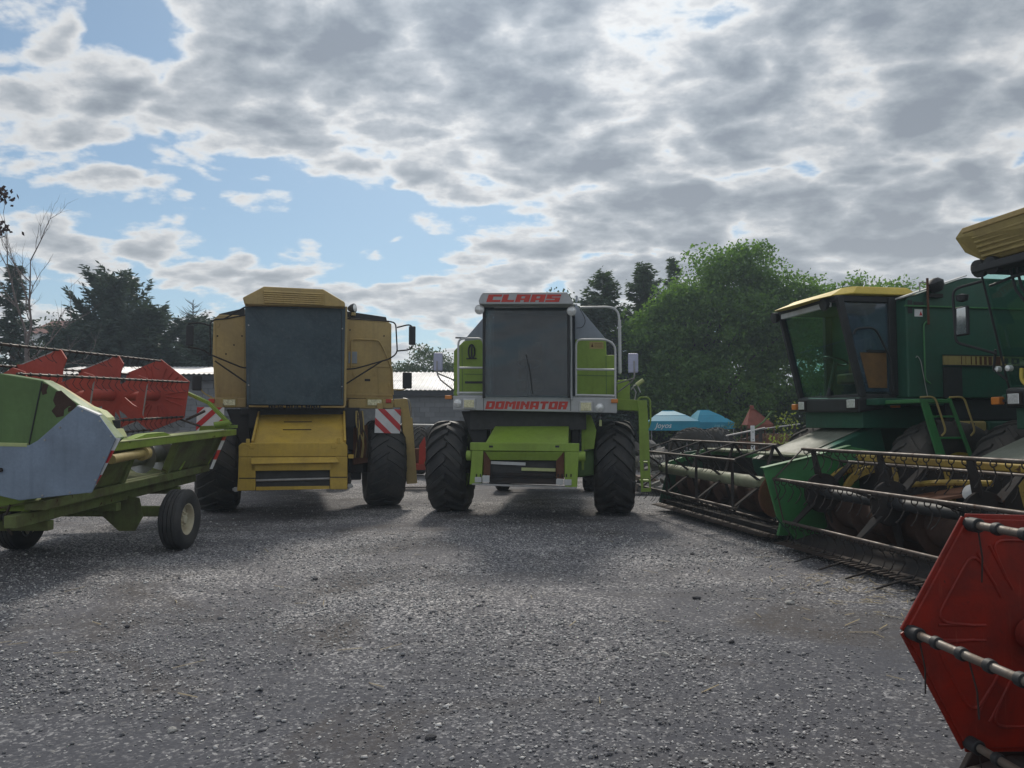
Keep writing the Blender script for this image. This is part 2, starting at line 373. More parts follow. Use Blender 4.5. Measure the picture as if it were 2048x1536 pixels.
cov_ = nt.m('ADD', nt.m('MULTIPLY', nt.m('SUBTRACT', big, .5), 2.3), nt.m('MULTIPLY', nt.m('SUBTRACT', mid, .5), .9))
c = nt.mix(mid, (.092, .093, .106), (.150, .149, .162))
p1 = nt.ramp(nt.m('ADD', g1, nt.m('MULTIPLY', cov_, .45)), [(.25, (.070, .072, .084)), (.6, (.135, .137, .150)), (.80, (.27, .27, .28)), (.93, (.62, .61, .61))])
c = nt.mix(nt.ramp(nt.m('ADD', fine, nt.m('MULTIPLY', cov_, .25)), [(.36, 0.0), (.56, .9)]), c, p1)
p2 = nt.ramp(g2, [(.78, 0.0), (.83, 1.0)])
c = nt.mix(nt.m('MULTIPLY', p2, nt.ramp(vo2.outputs['Distance'], [(.30, .8), (.42, 0.0)])), c, nt.mix(g1, (.2, .195, .19), (.42, .41, .39)))
sp_ = nt.n('ShaderNodeSeparateXYZ', i_0=v)                      # darker and bluer near the camera, paler and warmer further in
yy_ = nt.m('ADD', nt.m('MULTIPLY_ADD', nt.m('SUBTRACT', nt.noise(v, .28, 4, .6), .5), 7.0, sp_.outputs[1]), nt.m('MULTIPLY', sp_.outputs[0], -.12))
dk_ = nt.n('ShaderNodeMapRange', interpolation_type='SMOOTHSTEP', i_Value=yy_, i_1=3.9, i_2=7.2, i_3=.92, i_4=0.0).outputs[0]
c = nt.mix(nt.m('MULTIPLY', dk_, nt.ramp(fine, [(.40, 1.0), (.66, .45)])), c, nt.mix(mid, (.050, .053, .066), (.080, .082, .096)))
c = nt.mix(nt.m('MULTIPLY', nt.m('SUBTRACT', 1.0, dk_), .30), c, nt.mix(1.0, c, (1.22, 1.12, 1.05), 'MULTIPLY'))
soil = nt.m('MULTIPLY', nt.ramp(nt.noise(v, .55, 5, .62, .9), [(.53, 0.0), (.68, 1.0)]), nt.ramp(fine, [(.42, .85), (.68, .25)]))
c = nt.mix(soil, c, (.066, .056, .050))
tv_ = nt.n('ShaderNodeVectorMath', operation='MULTIPLY', i_0=v, i_1=(.22, 2.3, 1)).outputs[0]        # old wheel lanes across the yard
c = nt.mix(nt.ramp(nt.noise(tv_, 1.0, 4, .55, .4), [(.54, 0.0), (.70, .42)]), c, (.075, .072, .074))
hgt = nt.m('ADD', nt.m('SUBTRACT', fine, nt.m('MULTIPLY', vo.outputs['Distance'], .8)), nt.m('MULTIPLY', p2, .5))
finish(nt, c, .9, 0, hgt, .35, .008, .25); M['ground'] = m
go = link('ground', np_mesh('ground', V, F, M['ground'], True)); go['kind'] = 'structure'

m, nt = new_mat('pebble'); ri = nt.n('ShaderNodeNewGeometry').outputs['Random Per Island']
v = nt.n('ShaderNodeTexCoord').outputs['Object']
c = nt.ramp(ri, [(0, (.10, .102, .112)), (.18, (.16, .162, .172)), (.42, (.29, .29, .295)), (.66, (.46, .455, .45)), (.86, (.64, .63, .61)), (1, (.74, .72, .70))])
c = nt.mix(.12, c, nt.mix(nt.noise(v, 40, 3), (.10, .07, .05), (.3, .3, .32)))
finish(nt, c, .85, spec=.3); M['pebble'] = m
def pebbles():
    P = []
    for y0, y1, dens in ((2.6, 4.0, 2000), (4.0, 5.5, 1700), (5.5, 7.5, 1300), (7.5, 10, 800), (10, 14.5, 430)):
        n = int(dens * (y1 - y0) * 1.55 * (y0 + y1) / 2)
        y = rng.uniform(y0, y1, n); x = rng.uniform(-.775, .775, n) * y
        P.append(np.stack([x, y, rng.random(n)], 1))
    P = np.concatenate(P); x, y = P[:, 0], P[:, 1]
    rho = 2.6 * vnoise(x, y, 1.1, 9) * vnoise(x, y, 2.7, 10) - .22 + .5 * (vnoise(x, y, .35, 12) - .4)
    band = np.clip(1 - np.abs((y - .25 * x - 5.6) / 1.0), 0, 1) * .3           # a bare wheel-worn strip
    keep = rng.random(len(x)) < np.clip(rho - band, .09, 1); x, y = x[keep], y[keep]; n = len(x)
    s = np.clip(rng.lognormal(math.log(.0058), .42, n), .003, .019) * (1 + y * .03)
    base = np.array([(1, 0, 0), (-1, 0, 0), (0, 1, 0), (0, -1, 0), (0, 0, 1), (0, 0, -1)], float)
    vt = np.repeat(base[None], n, 0) * (1 + rng.normal(0, .18, (n, 6, 1))) + rng.normal(0, .16, (n, 6, 3))
    vt *= np.stack([rng.uniform(.8, 1.35, n), rng.uniform(.6, 1.0, n), rng.uniform(.4, .7, n)], 1)[:, None]
    t = rng.uniform(0, 2 * np.pi, n); ct, st = np.cos(t)[:, None], np.sin(t)[:, None]
    X = vt[..., 0] * ct - vt[..., 1] * st; Y = vt[..., 0] * st + vt[..., 1] * ct
    vt = np.stack([X, Y, vt[..., 2]], -1) * s[:, None, None]
    vt += np.stack([x, y, ground_h(x, y) + s * .30], 1)[:, None]
    fc = np.array([(0,2,4),(2,1,4),(1,3,4),(3,0,4),(2,0,5),(1,2,5),(3,1,5),(0,3,5)])
    F = (np.arange(n) * 6)[:, None, None] + fc
    o = link('gravel', np_mesh('gravel', vt.reshape(-1, 3), F.reshape(-1, 3), M['pebble']))
    o['kind'] = 'stuff'; o['label'] = 'loose pale and grey crushed gravel over the yard'; o['category'] = 'gravel'
pebbles()
n = 190; x = np.concatenate([rng.normal(3.2, .35, 150), rng.uniform(-4, 3.5, n - 150)]); y = np.concatenate([rng.normal(6.6, .8, 150), rng.uniform(4, 11, n - 150)])
C = np.stack([x, y, ground_h(x, y) + .012], 1); a_ = rng.uniform(0, np.pi, n); L_ = rng.uniform(.03, .11, n)
U = np.stack([np.cos(a_) * L_, np.sin(a_) * L_, rng.normal(0, .004, n)], 1); Wv = np.stack([-np.sin(a_), np.cos(a_), a_ * 0], 1) * .0025
V = np.stack([C - U - Wv, C + U - Wv, C + U + Wv, C - U + Wv], 1).reshape(-1, 3); V2 = V + np.array([0, 0, .004])
k4 = np.arange(n)[:, None] * 4; F = np.concatenate([k4 + np.array([[0, 1, 2, 3]]), k4 + 4 * n + np.array([[3, 2, 1, 0]])])
M['straw'] = plain('straw', (.30, .24, .13), .8, var=.3)
o = link('straw', np_mesh('straw', np.concatenate([V, V2]), F, M['straw'])); o['kind'] = 'stuff'; o['label'] = 'scattered straw and chaff bits on the gravel'; o['category'] = 'straw'
M['stone_dark'] = plain('stone_dark', (.05, .05, .056), .85, var=.35, scale=30)
M['stone_pale'] = plain('stone_pale', (.34, .33, .31), .85, var=.25, scale=30)
def stone(px, py, s, dark):
    q = W0.Z(px, py, 0); mb = MB(); bm = bmesh.new(); bmesh.ops.create_icosphere(bm, subdivisions=2, radius=1)
    rs = random.Random(px)
    k = [Vector((rs.uniform(-1, 1), rs.uniform(-1, 1), rs.uniform(-1, 1))).normalized() for _ in range(7)]
    for vv in bm.verts:
        f = min([1.0] + [.62 / max(.01, vv.co.normalized().dot(a)) for a in k]); vv.co = vv.co * f
        vv.co.x *= s * 1.2; vv.co.y *= s * .9; vv.co.z *= s * .7
    me = bpy.data.meshes.new('stone'); bm.to_mesh(me); bm.free()
    o = link('stone', me, None, M['stone_dark' if dark else 'stone_pale']); o.location = (q.x, q.y, float(ground_h(q.x, q.y)) + s * .33)
    return o
for px, py, s, dk, where in [(1393,1195,.045,1,'in front of the yellow trough header'), (1462,1283,.032,1,'left of the red reel plate'), (1450,1105,.04,1,'just before the green end panel'), (1385,1108,.035,1,'below the black lattice reel'),
        (862,1480,.036,1,'in the front centre'), (255,1252,.03,1,'on the left before the trailer'), (630,1157,.04,1,'before the yellow combine'),
        (1330,1308,.042,0,'right of the front centre'), (345,1460,.036,0,'in the left foreground'), (1580,1205,.05,0,'below the crop lifters'), (1240,1400,.03,0,'in the right centre foreground'), (1120,1245,.03,0,'before the lime combine')]:
    tag(stone(px, py, s * .72, dk), ('dark' if dk else 'pale') + ' loose stone on the gravel ' + where, 'stone', 'larger stones on the gravel')

# ------------------------------------------------------------------ trees
def quads(C, U, W):
    n = len(C); V = np.stack([C - U, C + W * .5 - U * .1, C + U, C - W * .5 - U * .1], 1).reshape(-1, 3)
    return V, np.arange(4 * n).reshape(n, 4)
def unit(a): return a / np.maximum(np.linalg.norm(a, axis=1, keepdims=True), 1e-6)
M['leaf_walnut'] = leafmat('leaf_walnut', (.030, .090, .014), (.140, .255, .045), .5)
M['leaf_dark'] = leafmat('leaf_dark', (.020, .042, .018), (.065, .105, .036), .35)
M['leaf_far'] = leafmat('leaf_far', (.025, .05, .022), (.08, .12, .045), .35)
M['leaf_yellow'] = leafmat('leaf_yellow', (.06, .10, .015), (.20, .24, .05), .45)
M['needle'] = leafmat('needle', (.020, .040, .032), (.065, .095, .070), .25)
M['needle_mid'] = leafmat('needle_mid', (.022, .050, .024), (.075, .12, .05), .3)
M['leaf_purple'] = leafmat('leaf_purple', (.03, .02, .03), (.07, .05, .07), .3)
def broadleaf(name, label, base, lobes, nleaf, size, mat, cat='tree', group=None, trunk_r=.18, droop=.35, seed=1, limbs=26, trunk_h=None):
    """lobes: (x,y,z,rx,ry,rz) ellipsoids relative to base that together give the crown's outline"""
    r = np.random.default_rng(seed); t = thing(name, label, cat, loc=base, group=group)
    vol = np.array([l[3] * l[4] * l[5] for l in lobes]) ** .75; vol /= vol.sum()
    ncl = max(50, nleaf // 85); L = r.choice(len(lobes), ncl, p=vol); lb = np.array(lobes)[L]
    d = unit(r.normal(size=(ncl, 3))); rad = r.uniform(.35, 1.06, ncl) ** .7 * np.where(r.random(ncl) < .10, 1.16, 1.0)
    cc = lb[:, :3] + d * lb[:, 3:] * rad[:, None]
    cc = cc[cc[:, 2] > .2]; ncl = len(cc)
    k = r.integers(0, ncl, nleaf); cs = r.uniform(.6, 1.6, ncl) * size * 3.6
    off = unit(r.normal(size=(nleaf, 3))) * (r.random(nleaf) ** .45 * cs[k])[:, None] * np.array([1, 1, .62])
    C = cc[k] + off; C[:, 2] -= .25 * (off[:, 0] ** 2 + off[:, 1] ** 2) / (size * 3) * droop
    U = unit(r.normal(size=(nleaf, 3)) + np.array([0, 0, -droop * 1.6]) + off * .8 / size / 3) * (size * r.uniform(.55, 1.2, nleaf) * .5)[:, None]
    Wd = unit(np.cross(U, r.normal(size=(nleaf, 3)))) * (size * r.uniform(.4, .6, nleaf))[:, None]
    V, F = quads(C, U, Wd); link('crown', np_mesh('crown', V, F, mat), t)
    mb = MB(); zt = trunk_h or max(l[2] for l in lobes) * .75
    P = [(0, 0, -.15), (.04, .02, zt * .3), (-.03, .05, zt * .6), (.05, 0, zt)]
    mb.tube(P, trunk_r, 9, [trunk_r * 1.3, trunk_r, trunk_r * .75, trunk_r * .3])
    for i in r.choice(ncl, min(limbs, ncl), replace=False):
        e = cc[i]; z0 = r.uniform(.2, .75) * zt; s0 = Vector((0, 0, z0)); e = Vector(e)
        mid_ = s0.lerp(e, .5) + Vector((0, 0, .12 * (e - s0).length))
        mb.tube([s0, mid_, e], .03, 5, [trunk_r * .38, trunk_r * .22, trunk_r * .06])
    mb.build('trunk', M['bark'], t, smooth=True); return t
def conifer(name, label, base, H, rad, mat, seed=1, dens=1.0, group=None, bare_top=0.0, skew=1.0, nl=.30, upturn=.0, z0=.6):
    r = np.random.default_rng(seed); t = thing(name, label, 'tree', loc=base, group=group)
    mb = MB(); mb.tube([(0, 0, -.15), (.05, 0, H * .5), (0, .03, H)], .1, 8, [.04 + H * .018, .02 + H * .010, .012]); 
    CC, UU, WW = [], [], []; z = z0
    while z < H * .985:
        f = (z - z0) / (H - z0); L0 = rad * (1 - f) ** skew * (.9 if f > .1 else .75) + .12
        for b in range(int(r.integers(4, 8))):
            a = r.uniform(0, 2 * np.pi); L = L0 * r.uniform(.55, 1.18); zz = z + r.uniform(-.15, .15)
            dr = (.30 - .75 * f - upturn) + r.uniform(-.15, .15); dirn = np.array([math.cos(a), math.sin(a), 0])
            m_ = max(5, int(L / .085 * dens)); s = np.linspace(.08, 1, m_) ** .9
            pts = dirn * (s * L)[:, None]; pts[:, 2] = zz - dr * L * s + (.22 + upturn * .5) * L * s ** 2
            mb.tube([tuple(pts[0] * .0 + np.array([0, 0, zz])), tuple(pts[m_ // 2]), tuple(pts[-1])], .01, 4, [.012 + L * .010, .008 + L * .005, .004])
            if f > 1 - bare_top: continue
            side = np.array([-dirn[1], dirn[0], 0])
            for sgn in (-1, 1, 0, -1, 1):
                c = pts + r.normal(0, .05, pts.shape)
                u = dirn * r.uniform(.35, .9, (m_, 1)) + side * (sgn * r.uniform(.5, 1.0, (m_, 1))) + np.array([0, 0, -.15 + upturn]) + r.normal(0, .22, (m_, 3))
                ll = nl * (.35 + .65 * np.minimum(1, (1.1 - s) * 2.2 + .25)) * r.uniform(.6, 1.2, m_)
                u = unit(u) * (ll * .5)[:, None]; CC.append(c + u); UU.append(u)
                WW.append(unit(np.cross(u, r.normal(size=u.shape))) * (ll * .30)[:, None])
        z += (.34 - .16 * f) / dens * max(.55, H / 9)
    V, F = quads(np.concatenate(CC), np.concatenate(UU), np.concatenate(WW))
    link('crown', np_mesh('crown', V, F, mat), t); mb.build('trunk', M['bark'], t, smooth=True); return t
def at(px, py, D): return W0.Y(px, py, D)
def gpos(px, D): q = W0.Y(px, 849, D); return (q.x, D, 0)
def top(py, D): return CAM_H + (849 - py) / FPX * D

# the big leafy tree and its neighbours on the right
broadleaf('walnut_tree', 'large spreading green leafy tree behind the blue canopies', gpos(1420, 31),
          [(-1.5, 0, 4.1, 1.6, 1.7, 2.2), (-2.5, 0, 4.6, 1.0, 1.3, 1.0), (-2.3, -.2, 3.0, 1.2, 1.2, 1.2), (0.1, 0, 5.8, 1.9, 1.9, 1.7), (-.9, 0, 6.6, 1.1, 1.2, .9), (1.6, 0, 6.0, 1.6, 1.8, 1.5), (0.5, 0, 7.9, 1.4, 1.3, .95), (1.7, 0, 8.15, 1.0, 1.0, .85), (2.6, 0, 7.0, 1.0, 1.0, .8),
           (3.0, 0, 5.6, 1.5, 1.5, 1.4), (.6, -.3, 3.0, 2.5, 1.8, 1.7), (2.9, 0, 3.5, 1.7, 1.6, 1.9), (-1.5, 0, 2.3, 1.3, 1.4, 1.1), (4.3, .3, 6.0, .9, 1, .7), (4.9, .2, 5.0, .9, .9, .8), (4.0, 0, 6.7, 1.0, 1, .8), (-3.0, 0, 5.1, .8, .9, .8), (-2.0, 0, 6.0, .9, .9, .8)],
          90000, .185, M['leaf_walnut'], seed=3, limbs=40, trunk_r=.22)
broadleaf('leafy_tree', 'leafy tree showing above the dark green combine roof', gpos(1760, 30),
          [(-.8, 0, 6.3, 1.4, 1.3, 1.1), (1.0, 0, 6.2, 1.4, 1.3, 1.1), (0, 0, 4.2, 2.4, 1.5, 2), (2.2, 0, 5.4, 1.0, 1, 1.1), (-2.2, 0, 5.6, 1.2, 1.2, 1.3)], 26000, .18, M['leaf_walnut'], seed=5)
conifer('spruce_tree', 'spruce with a pointed crown just right of the lime combine cab', gpos(1208, 33), top(540, 33), 3.0, M['needle_mid'], 21, 1.15, skew=.8)
conifer('spruce_tree', 'tall spruce whose tip stands left of the big leafy tree', gpos(1290, 34), top(527, 34), 3.0, M['needle_mid'], 22, 1.15, skew=.8)
conifer('larch_tree', 'thin larch tip poking above the left edge of the leafy tree', gpos(1352, 36), top(508, 36), 1.9, M['needle_mid'], 23, .8)
conifer('spruce_tree', 'short dark spruce filling the gap behind the lime combine rail', gpos(1180, 31), top(600, 31), 2.9, M['needle'], 24, 1.1, skew=.7)
broadleaf('thin_tree', 'sparse twiggy tree tip peeping over the lime combine roof', gpos(1105, 36), [(0, 0, 5.4, 1.3, 1, 2.0), (.2, 0, 7.0, .9, .7, .75)], 2600, .2, M['leaf_dark'], seed=9, limbs=40, trunk_r=.12)
broadleaf('dark_thicket', 'dark thicket between the lime combine and the leafy tree', gpos(1275, 33), [(0, 0, 1.7, 1.6, 1.2, 1.8), (-.7, 0, 3.2, 1.2, 1, 1.4), (1.6, .3, 1.2, 1.6, 1, 1.3)], 16000, .18, M['leaf_dark'], 'shrub', seed=10)
broadleaf('dark_thicket', 'dark thicket behind the red hopper and the headlights', gpos(1560, 31), [(0, 0, 1.4, 2.4, 1.2, 1.7), (2.2, 0, 1.6, 1.8, 1.2, 1.9), (-2.2, .5, 1.3, 2.0, 1.2, 1.4)], 24000, .16, M['leaf_dark'], 'shrub', seed=12)
broadleaf('yellow_shrub', 'small yellowish shrub between the canopies and the red hopper', gpos(1470, 24), [(0, 0, 1.25, .45, .4, .65), (.2, 0, .7, .5, .4, .5)], 320, .09, M['leaf_yellow'], 'shrub', seed=13, trunk_r=.03, limbs=20)
broadleaf('yellow_shrub', 'pale yellow-green shrub beside the orange indicator lamp of the cab', gpos(1572, 18.5), [(0, 0, 1.45, .35, .4, .45), (.25, 0, .8, .45, .4, .5)], 420, .09, M['leaf_yellow'], 'shrub', seed=14, trunk_r=.03, limbs=16)
# behind the sheds
broadleaf('round_tree', 'round leafy tree behind the metal shed roof', gpos(850, 46), [(0, 0, 4.4, 2.0, 1.6, 1.7), (1.3, 0, 4.0, 1.2, 1.2, 1.2), (-1.5, 0, 4.0, 1.3, 1.2, 1.3), (0, 0, 2.5, 2.2, 1.5, 1.5)], 26000, .19, M['leaf_far'], seed=15)
# left side
D0 = 36
conifer('pine_tree', 'big blue-grey pine with upswept tips behind the red reel', gpos(222, D0), top(566, D0), 3.6, M['needle'], 31, 1.1, upturn=.35, nl=.42, skew=.55)
conifer('pine_tree', 'dense dark pine beside the pole behind the reel end', gpos(290, D0 - 1.5), top(615, D0 - 1.5), 2.5, M['needle'], 32, 1.1, upturn=.25, nl=.38, skew=.6)
conifer('spruce_tree', 'bare-topped spruce left of the yellow combine', gpos(380, D0 - 2), top(598, D0 - 2), 2.9, M['needle'], 33, 1.1, bare_top=.16, skew=.75)
conifer('spruce_tree', 'thin-topped spruce at the left edge under bare branches', gpos(18, D0 - 4), top(528, D0 - 4), 2.4, M['needle'], 34, 1.0, skew=1.1)
conifer('spruce_tree', 'low dark spruce behind the second reel plate', gpos(160, D0 - 3), top(655, D0 - 3), 2.9, M['needle'], 35, 1.2, skew=.5)
conifer('spruce_tree', 'low dark spruce next to the yellow combine mirror', gpos(425, D0 - 4), top(650, D0 - 4), 2.4, M['needle'], 36, 1.2, skew=.5)
broadleaf('leafy_tree', 'small leafy tree between the edge spruce and the big pine', gpos(118, D0 - 2), [(0, 0, 4.6, 1.5, 1.2, 1.4), (-.8, 0, 3.2, 1.7, 1.3, 1.5), (.9, 0, 3.2, 1.4, 1.2, 1.5), (0, 0, 1.8, 2.2, 1.2, 1.4)], 26000, .16, M['leaf_dark'], seed=37)
broadleaf('low_hedge', 'low green hedge in front of the left shed roof', gpos(330, 31), [(-3, 0, 1.8, 2.5, .8, 1.6), (0, 0, 1.9, 2.5, .8, 1.7), (2.2, 0, 1.8, 1.8, .8, 1.6), (-6, 0, 2.0, 2.5, .8, 1.9)], 22000, .18, M['leaf_dark'], 'hedge', seed=38, trunk_r=.06, trunk_h=2)
def twig(mb, p, d, L, r, depth, rs):
    q = p; pts = [p]; dd = d.copy()
    for i in range(4):
        dd = (dd + Vector((rs.gauss(0, .12), rs.gauss(0, .12), rs.gauss(.05, .1)))).normalized(); q = q + dd * L / 4; pts.append(q)
    mb.tube(pts, r, 5, [r * (1 - .7 * i / 4) for i in range(5)])
    if depth:
        for i in (1, 2, 2, 3, 4):
            nd = (dd + Vector((rs.gauss(0, .55), rs.gauss(0, .3), rs.gauss(.25, .35)))).normalized()
            twig(mb, pts[i], nd, L * rs.uniform(.4, .62), r * .45, depth - 1, rs)
t = thing('dead_tree', 'leafless dead tree with forked bare branches at the left', 'tree', loc=gpos(48, 29))
mb = MB(); rs = random.Random(5); h0 = top(690, 29)
mb.tube([(0, 0, -.1), (.1, 0, h0 * .6), (0, 0, h0)], .1, 8, [.13, .10, .08])
mb.build('trunk', M['dead_wood'], t, smooth=True)
mb = MB()
twig(mb, Vector((0, 0, h0)), Vector((.42, 0, .9)).normalized(), 3.3, .055, 3, rs); twig(mb, Vector((0, 0, h0 * .85)), Vector((.75, .1, .5)).normalized(), 2.4, .04, 2, rs)
twig(mb, Vector((0, 0, h0 * .95)), Vector((-.25, 0, .95)).normalized(), 3.4, .05, 2, rs)
twig(mb, Vector((0, 0, h0 * .75)), Vector((.9, 0, .3)).normalized(), 2.2, .035, 2, rs)
mb.build('branch', M['dead_wood'], t, smooth=True)
# a bough of a near tree reaches into the left edge of the picture
t = thing('overhanging_bough', 'dark leafy twigs of a near tree reaching in at the left edge', 'branch', loc=(-7.1, 8.4, 0))
mb = MB(); mb.tube([(-.5, 0, -.1), (-.45, 0, 2.2), (-.35, 0, 4.6)], .1, 8, [.14, .11, .05])
tips = []
for z, e in ((3.0, top(455, 8.4)), (3.4, top(385, 8.4))):
    ex = (8 - 1024) / FPX * 8.4 + 7.1; mb.tube([(-.42, 0, z), (ex * .4 - .2, 0, (z + e) / 2 + .2), (ex - .12, 0, e + .03)], .02, 5, [.03, .016, .006]); tips.append((ex - .14, 0, e))
mb.build('trunk', M['bark'], t, smooth=True)
rr_ = np.random.default_rng(4); C = np.concatenate([np.array(q) + rr_.normal(0, (.07, .09, .045), (55, 3)) for q in tips] + [np.array((-.45, 0, 4.3)) + rr_.normal(0, .45, (500, 3))])
U = unit(rr_.normal(size=C.shape) + np.array([0, 0, -.5])) * .035; Wd = unit(np.cross(U, rr_.normal(size=C.shape))) * .04
V, F = quads(C, U, Wd); link('foliage', np_mesh('foliage', V, F, M['leaf_purple']), t)
# far line of trees that closes the horizon
n = 26000; x = rng.uniform(-90, 110, n); hgt_ = 4.5 + 2.5 * vnoise(x, x * 0, 7, 4) + 1.2 * vnoise(x, x * 0, 2, 6)
C = np.stack([x, 88 + rng.normal(0, 1.2, n), hgt_ * rng.random(n) ** .7], 1)
U = unit(rng.normal(size=(n, 3))) * .35; Wd = unit(np.cross(U, rng.normal(size=(n, 3)))) * .5
V, F = quads(C, U, Wd); o = link('far_treeline', np_mesh('far_treeline', V, F, M['leaf_far'])); o['kind'] = 'stuff'; o['label'] = 'far line of trees closing the horizon'; o['category'] = 'trees'

# ------------------------------------------------------------------ sheds
M['roof_metal'] = paint('roof_metal', (.52, .53, .55), .42, (.30, .27, .24), .4, .8, metal=.25)
M['eave_dark'] = plain('eave_dark', (.035, .035, .04), .8)
M['mortar'] = plain('mortar', (.13, .13, .13), .9)
m, nt = new_mat('block'); v = nt.n('ShaderNodeTexCoord').outputs['Object']; oi = nt.n('ShaderNodeObjectInfo').outputs['Random']
n_ = nt.noise(v, 9, 6, .65); c = nt.mix(nt.m('ADD', nt.m('MULTIPLY', oi, .6), nt.m('MULTIPLY', n_, .4)), (.15, .155, .165), (.24, .245, .255)); finish(nt, c, .9, 0, n_, .4, .01, .2); M['block'] = m
def corr(width, a, b, pitch=.18, amp=.022):
    """corrugated sheet between line a..a+width*x and b..: a=(y,z) at eave, b=(y,z) at ridge"""
    n = int(width / pitch) * 4; mb = MB(); vs = []
    for i in range(n + 1):
        x = width * i / n; k = amp * (1 if (i % 4) in (1, 2) else -.2)
        vs += [(x, a[0], a[1] + k), (x, b[0], b[1] + k)]
    m_ = len(vs); vs += [(p[0], p[1], p[2] - .006) for p in vs]
    fs = [[2*i, 2*i+2, 2*i+3, 2*i+1] for i in range(n)] + [[m_+2*i, m_+2*i+1, m_+2*i+3, m_+2*i+2] for i in range(n)]
    return mb.add(vs, fs).mesh('roof_sheet')
def shed(label, x0, x1, D, eave, ridge, depth, rows=2, wall_blocks=None, rz=0):
    t = thing('metal_roof_shed', label, 'shed', loc=(x0, D, 0)); t.rotation_euler.z = R(rz)
    Lx = x1 - x0
    MB().box(0, Lx, .02, depth * 2, 0, eave - .12).build('wall', M['mortar'], t)
    MB().box(-.25, Lx + .25, -.32, .01, eave - .26, eave - .07).build('eave_board', M['eave_dark'], t)
    mb = MB().prism([(0, .03, eave - .13), (0, depth * 2 - .01, eave - .13), (0, depth, ridge - .08)], (Lx, 0, 0)); mb.build('gable', M['mortar'], t)
    nsh = max(1, int(Lx / 2.1)); wdt = (Lx + .4) / nsh
    for r_ in range(rows):
        f0, f1 = r_ / rows, (r_ + 1) / rows + (.02 if r_ < rows - 1 else 0)
        y_ = lambda f: -.35 + (depth + .35) * f
        z_ = lambda f: eave - .04 + (ridge - eave + .04) * f + (.012 * r_)
        me = corr(wdt + .02, (y_(f0), z_(f0)), (y_(f1), z_(f1))); me.materials.append(M['roof_metal'])
        for i in range(nsh):
            o = link('roof_sheet', me, t); o.location = (-.2 + i * wdt, 0, .003 * (i % 2))
    me = corr(Lx + .4, (depth * 2 + .3, eave - .04), (depth, ridge), .3); me.materials.append(M['roof_metal']); o = link('rear_roof', me, t); o.location.x = -.2
    if wall_blocks:
        bx0, bx1, bz0, bz1 = wall_blocks; bw, bh = .40, .2; me = MB().box(.006, bw - .006, -.035, .015, .006, bh - .006).mesh('block'); me.materials.append(M['block'])
        z = bz0; row = 0
        while z < bz1:
            x = bx0 - (row % 2) * bw / 2
            while x < bx1:
                o = link('block', me, t); o.location = (x, -.003 * ((row * 7 + int(x * 10)) % 3), z); x += bw
            z += bh; row += 1
    return t
xa = at(560, 800, 30).x; xb = at(1010, 800, 30).x
shed('long grey block shed with a corrugated roof between the two centre combines', xa, xb, 30, top(779, 30), top(745, 33.4), 3.4, 2, (at(780, 800, 30).x - xa, at(935, 800, 30).x - xa, .0, top(790, 30)))
xa2 = at(70, 800, 27).x; xb2 = at(470, 800, 27).x
shed('low shed with a pale metal roof behind the red reel', xa2, xb2, 27, top(747, 27), top(734, 30), 3.0, 1, (at(372, 800, 27).x - xa2, at(440, 800, 27).x - xa2, .6, top(756, 27)))
t = thing('red_roof_house', 'house with a red tiled roof glimpsed between the left trees', 'house', loc=gpos(66, 52))
z1, z2 = top(665, 52), top(640, 55)
MB().box(-.5, .7, 0, 6, 0, z1).build('wall', M['white'], t); M['tile_red'] = plain('tile_red', (.20, .09, .075), .8, var=.3, scale=2)
MB().prism([(-.65, -.3, z1 - .05), (-.65, 6.3, z1 - .05), (-.65, 3, z2)], (1.5, 0, 0)).build('roof', M['tile_red'], t)
# ------------------------------------------------------------------ shared machine pieces
def tyre_mesh(RR, Wd, rim, lugs=22, lh=.035, seg=64, skew=.30, lug_w=.05, worn=1.0):
    """traction tyre round the x axis, chevron lugs"""
    mb = MB(); h = Wd / 2; b = RR - lh
    prof = [(rim, -h * .72), (rim + (b - rim) * .25, -h * .92), (rim + (b - rim) * .55, -h * 1.0), (b - .09, -h * .97), (b - .035, -h * .86), (b, -h * .6), (b + .006, 0), (b, h * .6), (b - .035, h * .86), (b - .09, h * .97), (rim + (b - rim) * .55, h), (rim + (b - rim) * .25, h * .92), (rim, h * .72)]
    mb.lathe(prof, (0, 0, 0), (1, 0, 0), seg, True)
    def rad(wx):
        q = abs(wx) / h
        return b if q < .6 else b - .035 * ((q - .6) / .26) ** 1.5 if q < .86 else b - .035 - .055 * ((q - .86) / .11)
    for i in range(lugs):
        for sd in (-1, 1):
            a0 = 2 * math.pi * (i + (.5 if sd > 0 else 0)) / lugs; rows = []
            for k in range(7):
                s = -.06 + 1.04 * k / 6; wx = sd * s * h; a = a0 + skew * (s ** 1.15 if s > 0 else s); da = lug_w / RR * (1.0 + .35 * max(0, s)) * .5
                r0 = rad(wx) - .012; r1 = rad(wx) + lh * (1 if s < .9 else .6) * worn
                ring = []
                for aa, rr in ((a - da * 1.35, r0), (a - da, r1), (a + da, r1), (a + da * 1.35, r0)): ring.append((wx, -math.sin(aa) * rr, math.cos(aa) * rr))
                rows.append(ring)
            vs = [p for g in rows for p in g]
            fs = [[r * 4 + c, r * 4 + c + 1, r * 4 + c + 5, r * 4 + c + 4] for r in range(6) for c in range(3)] + [[0, 1, 2, 3], [24, 27, 26, 25]]
            mb.add(vs, fs)
    return mb.mesh('tyre', True, 32)
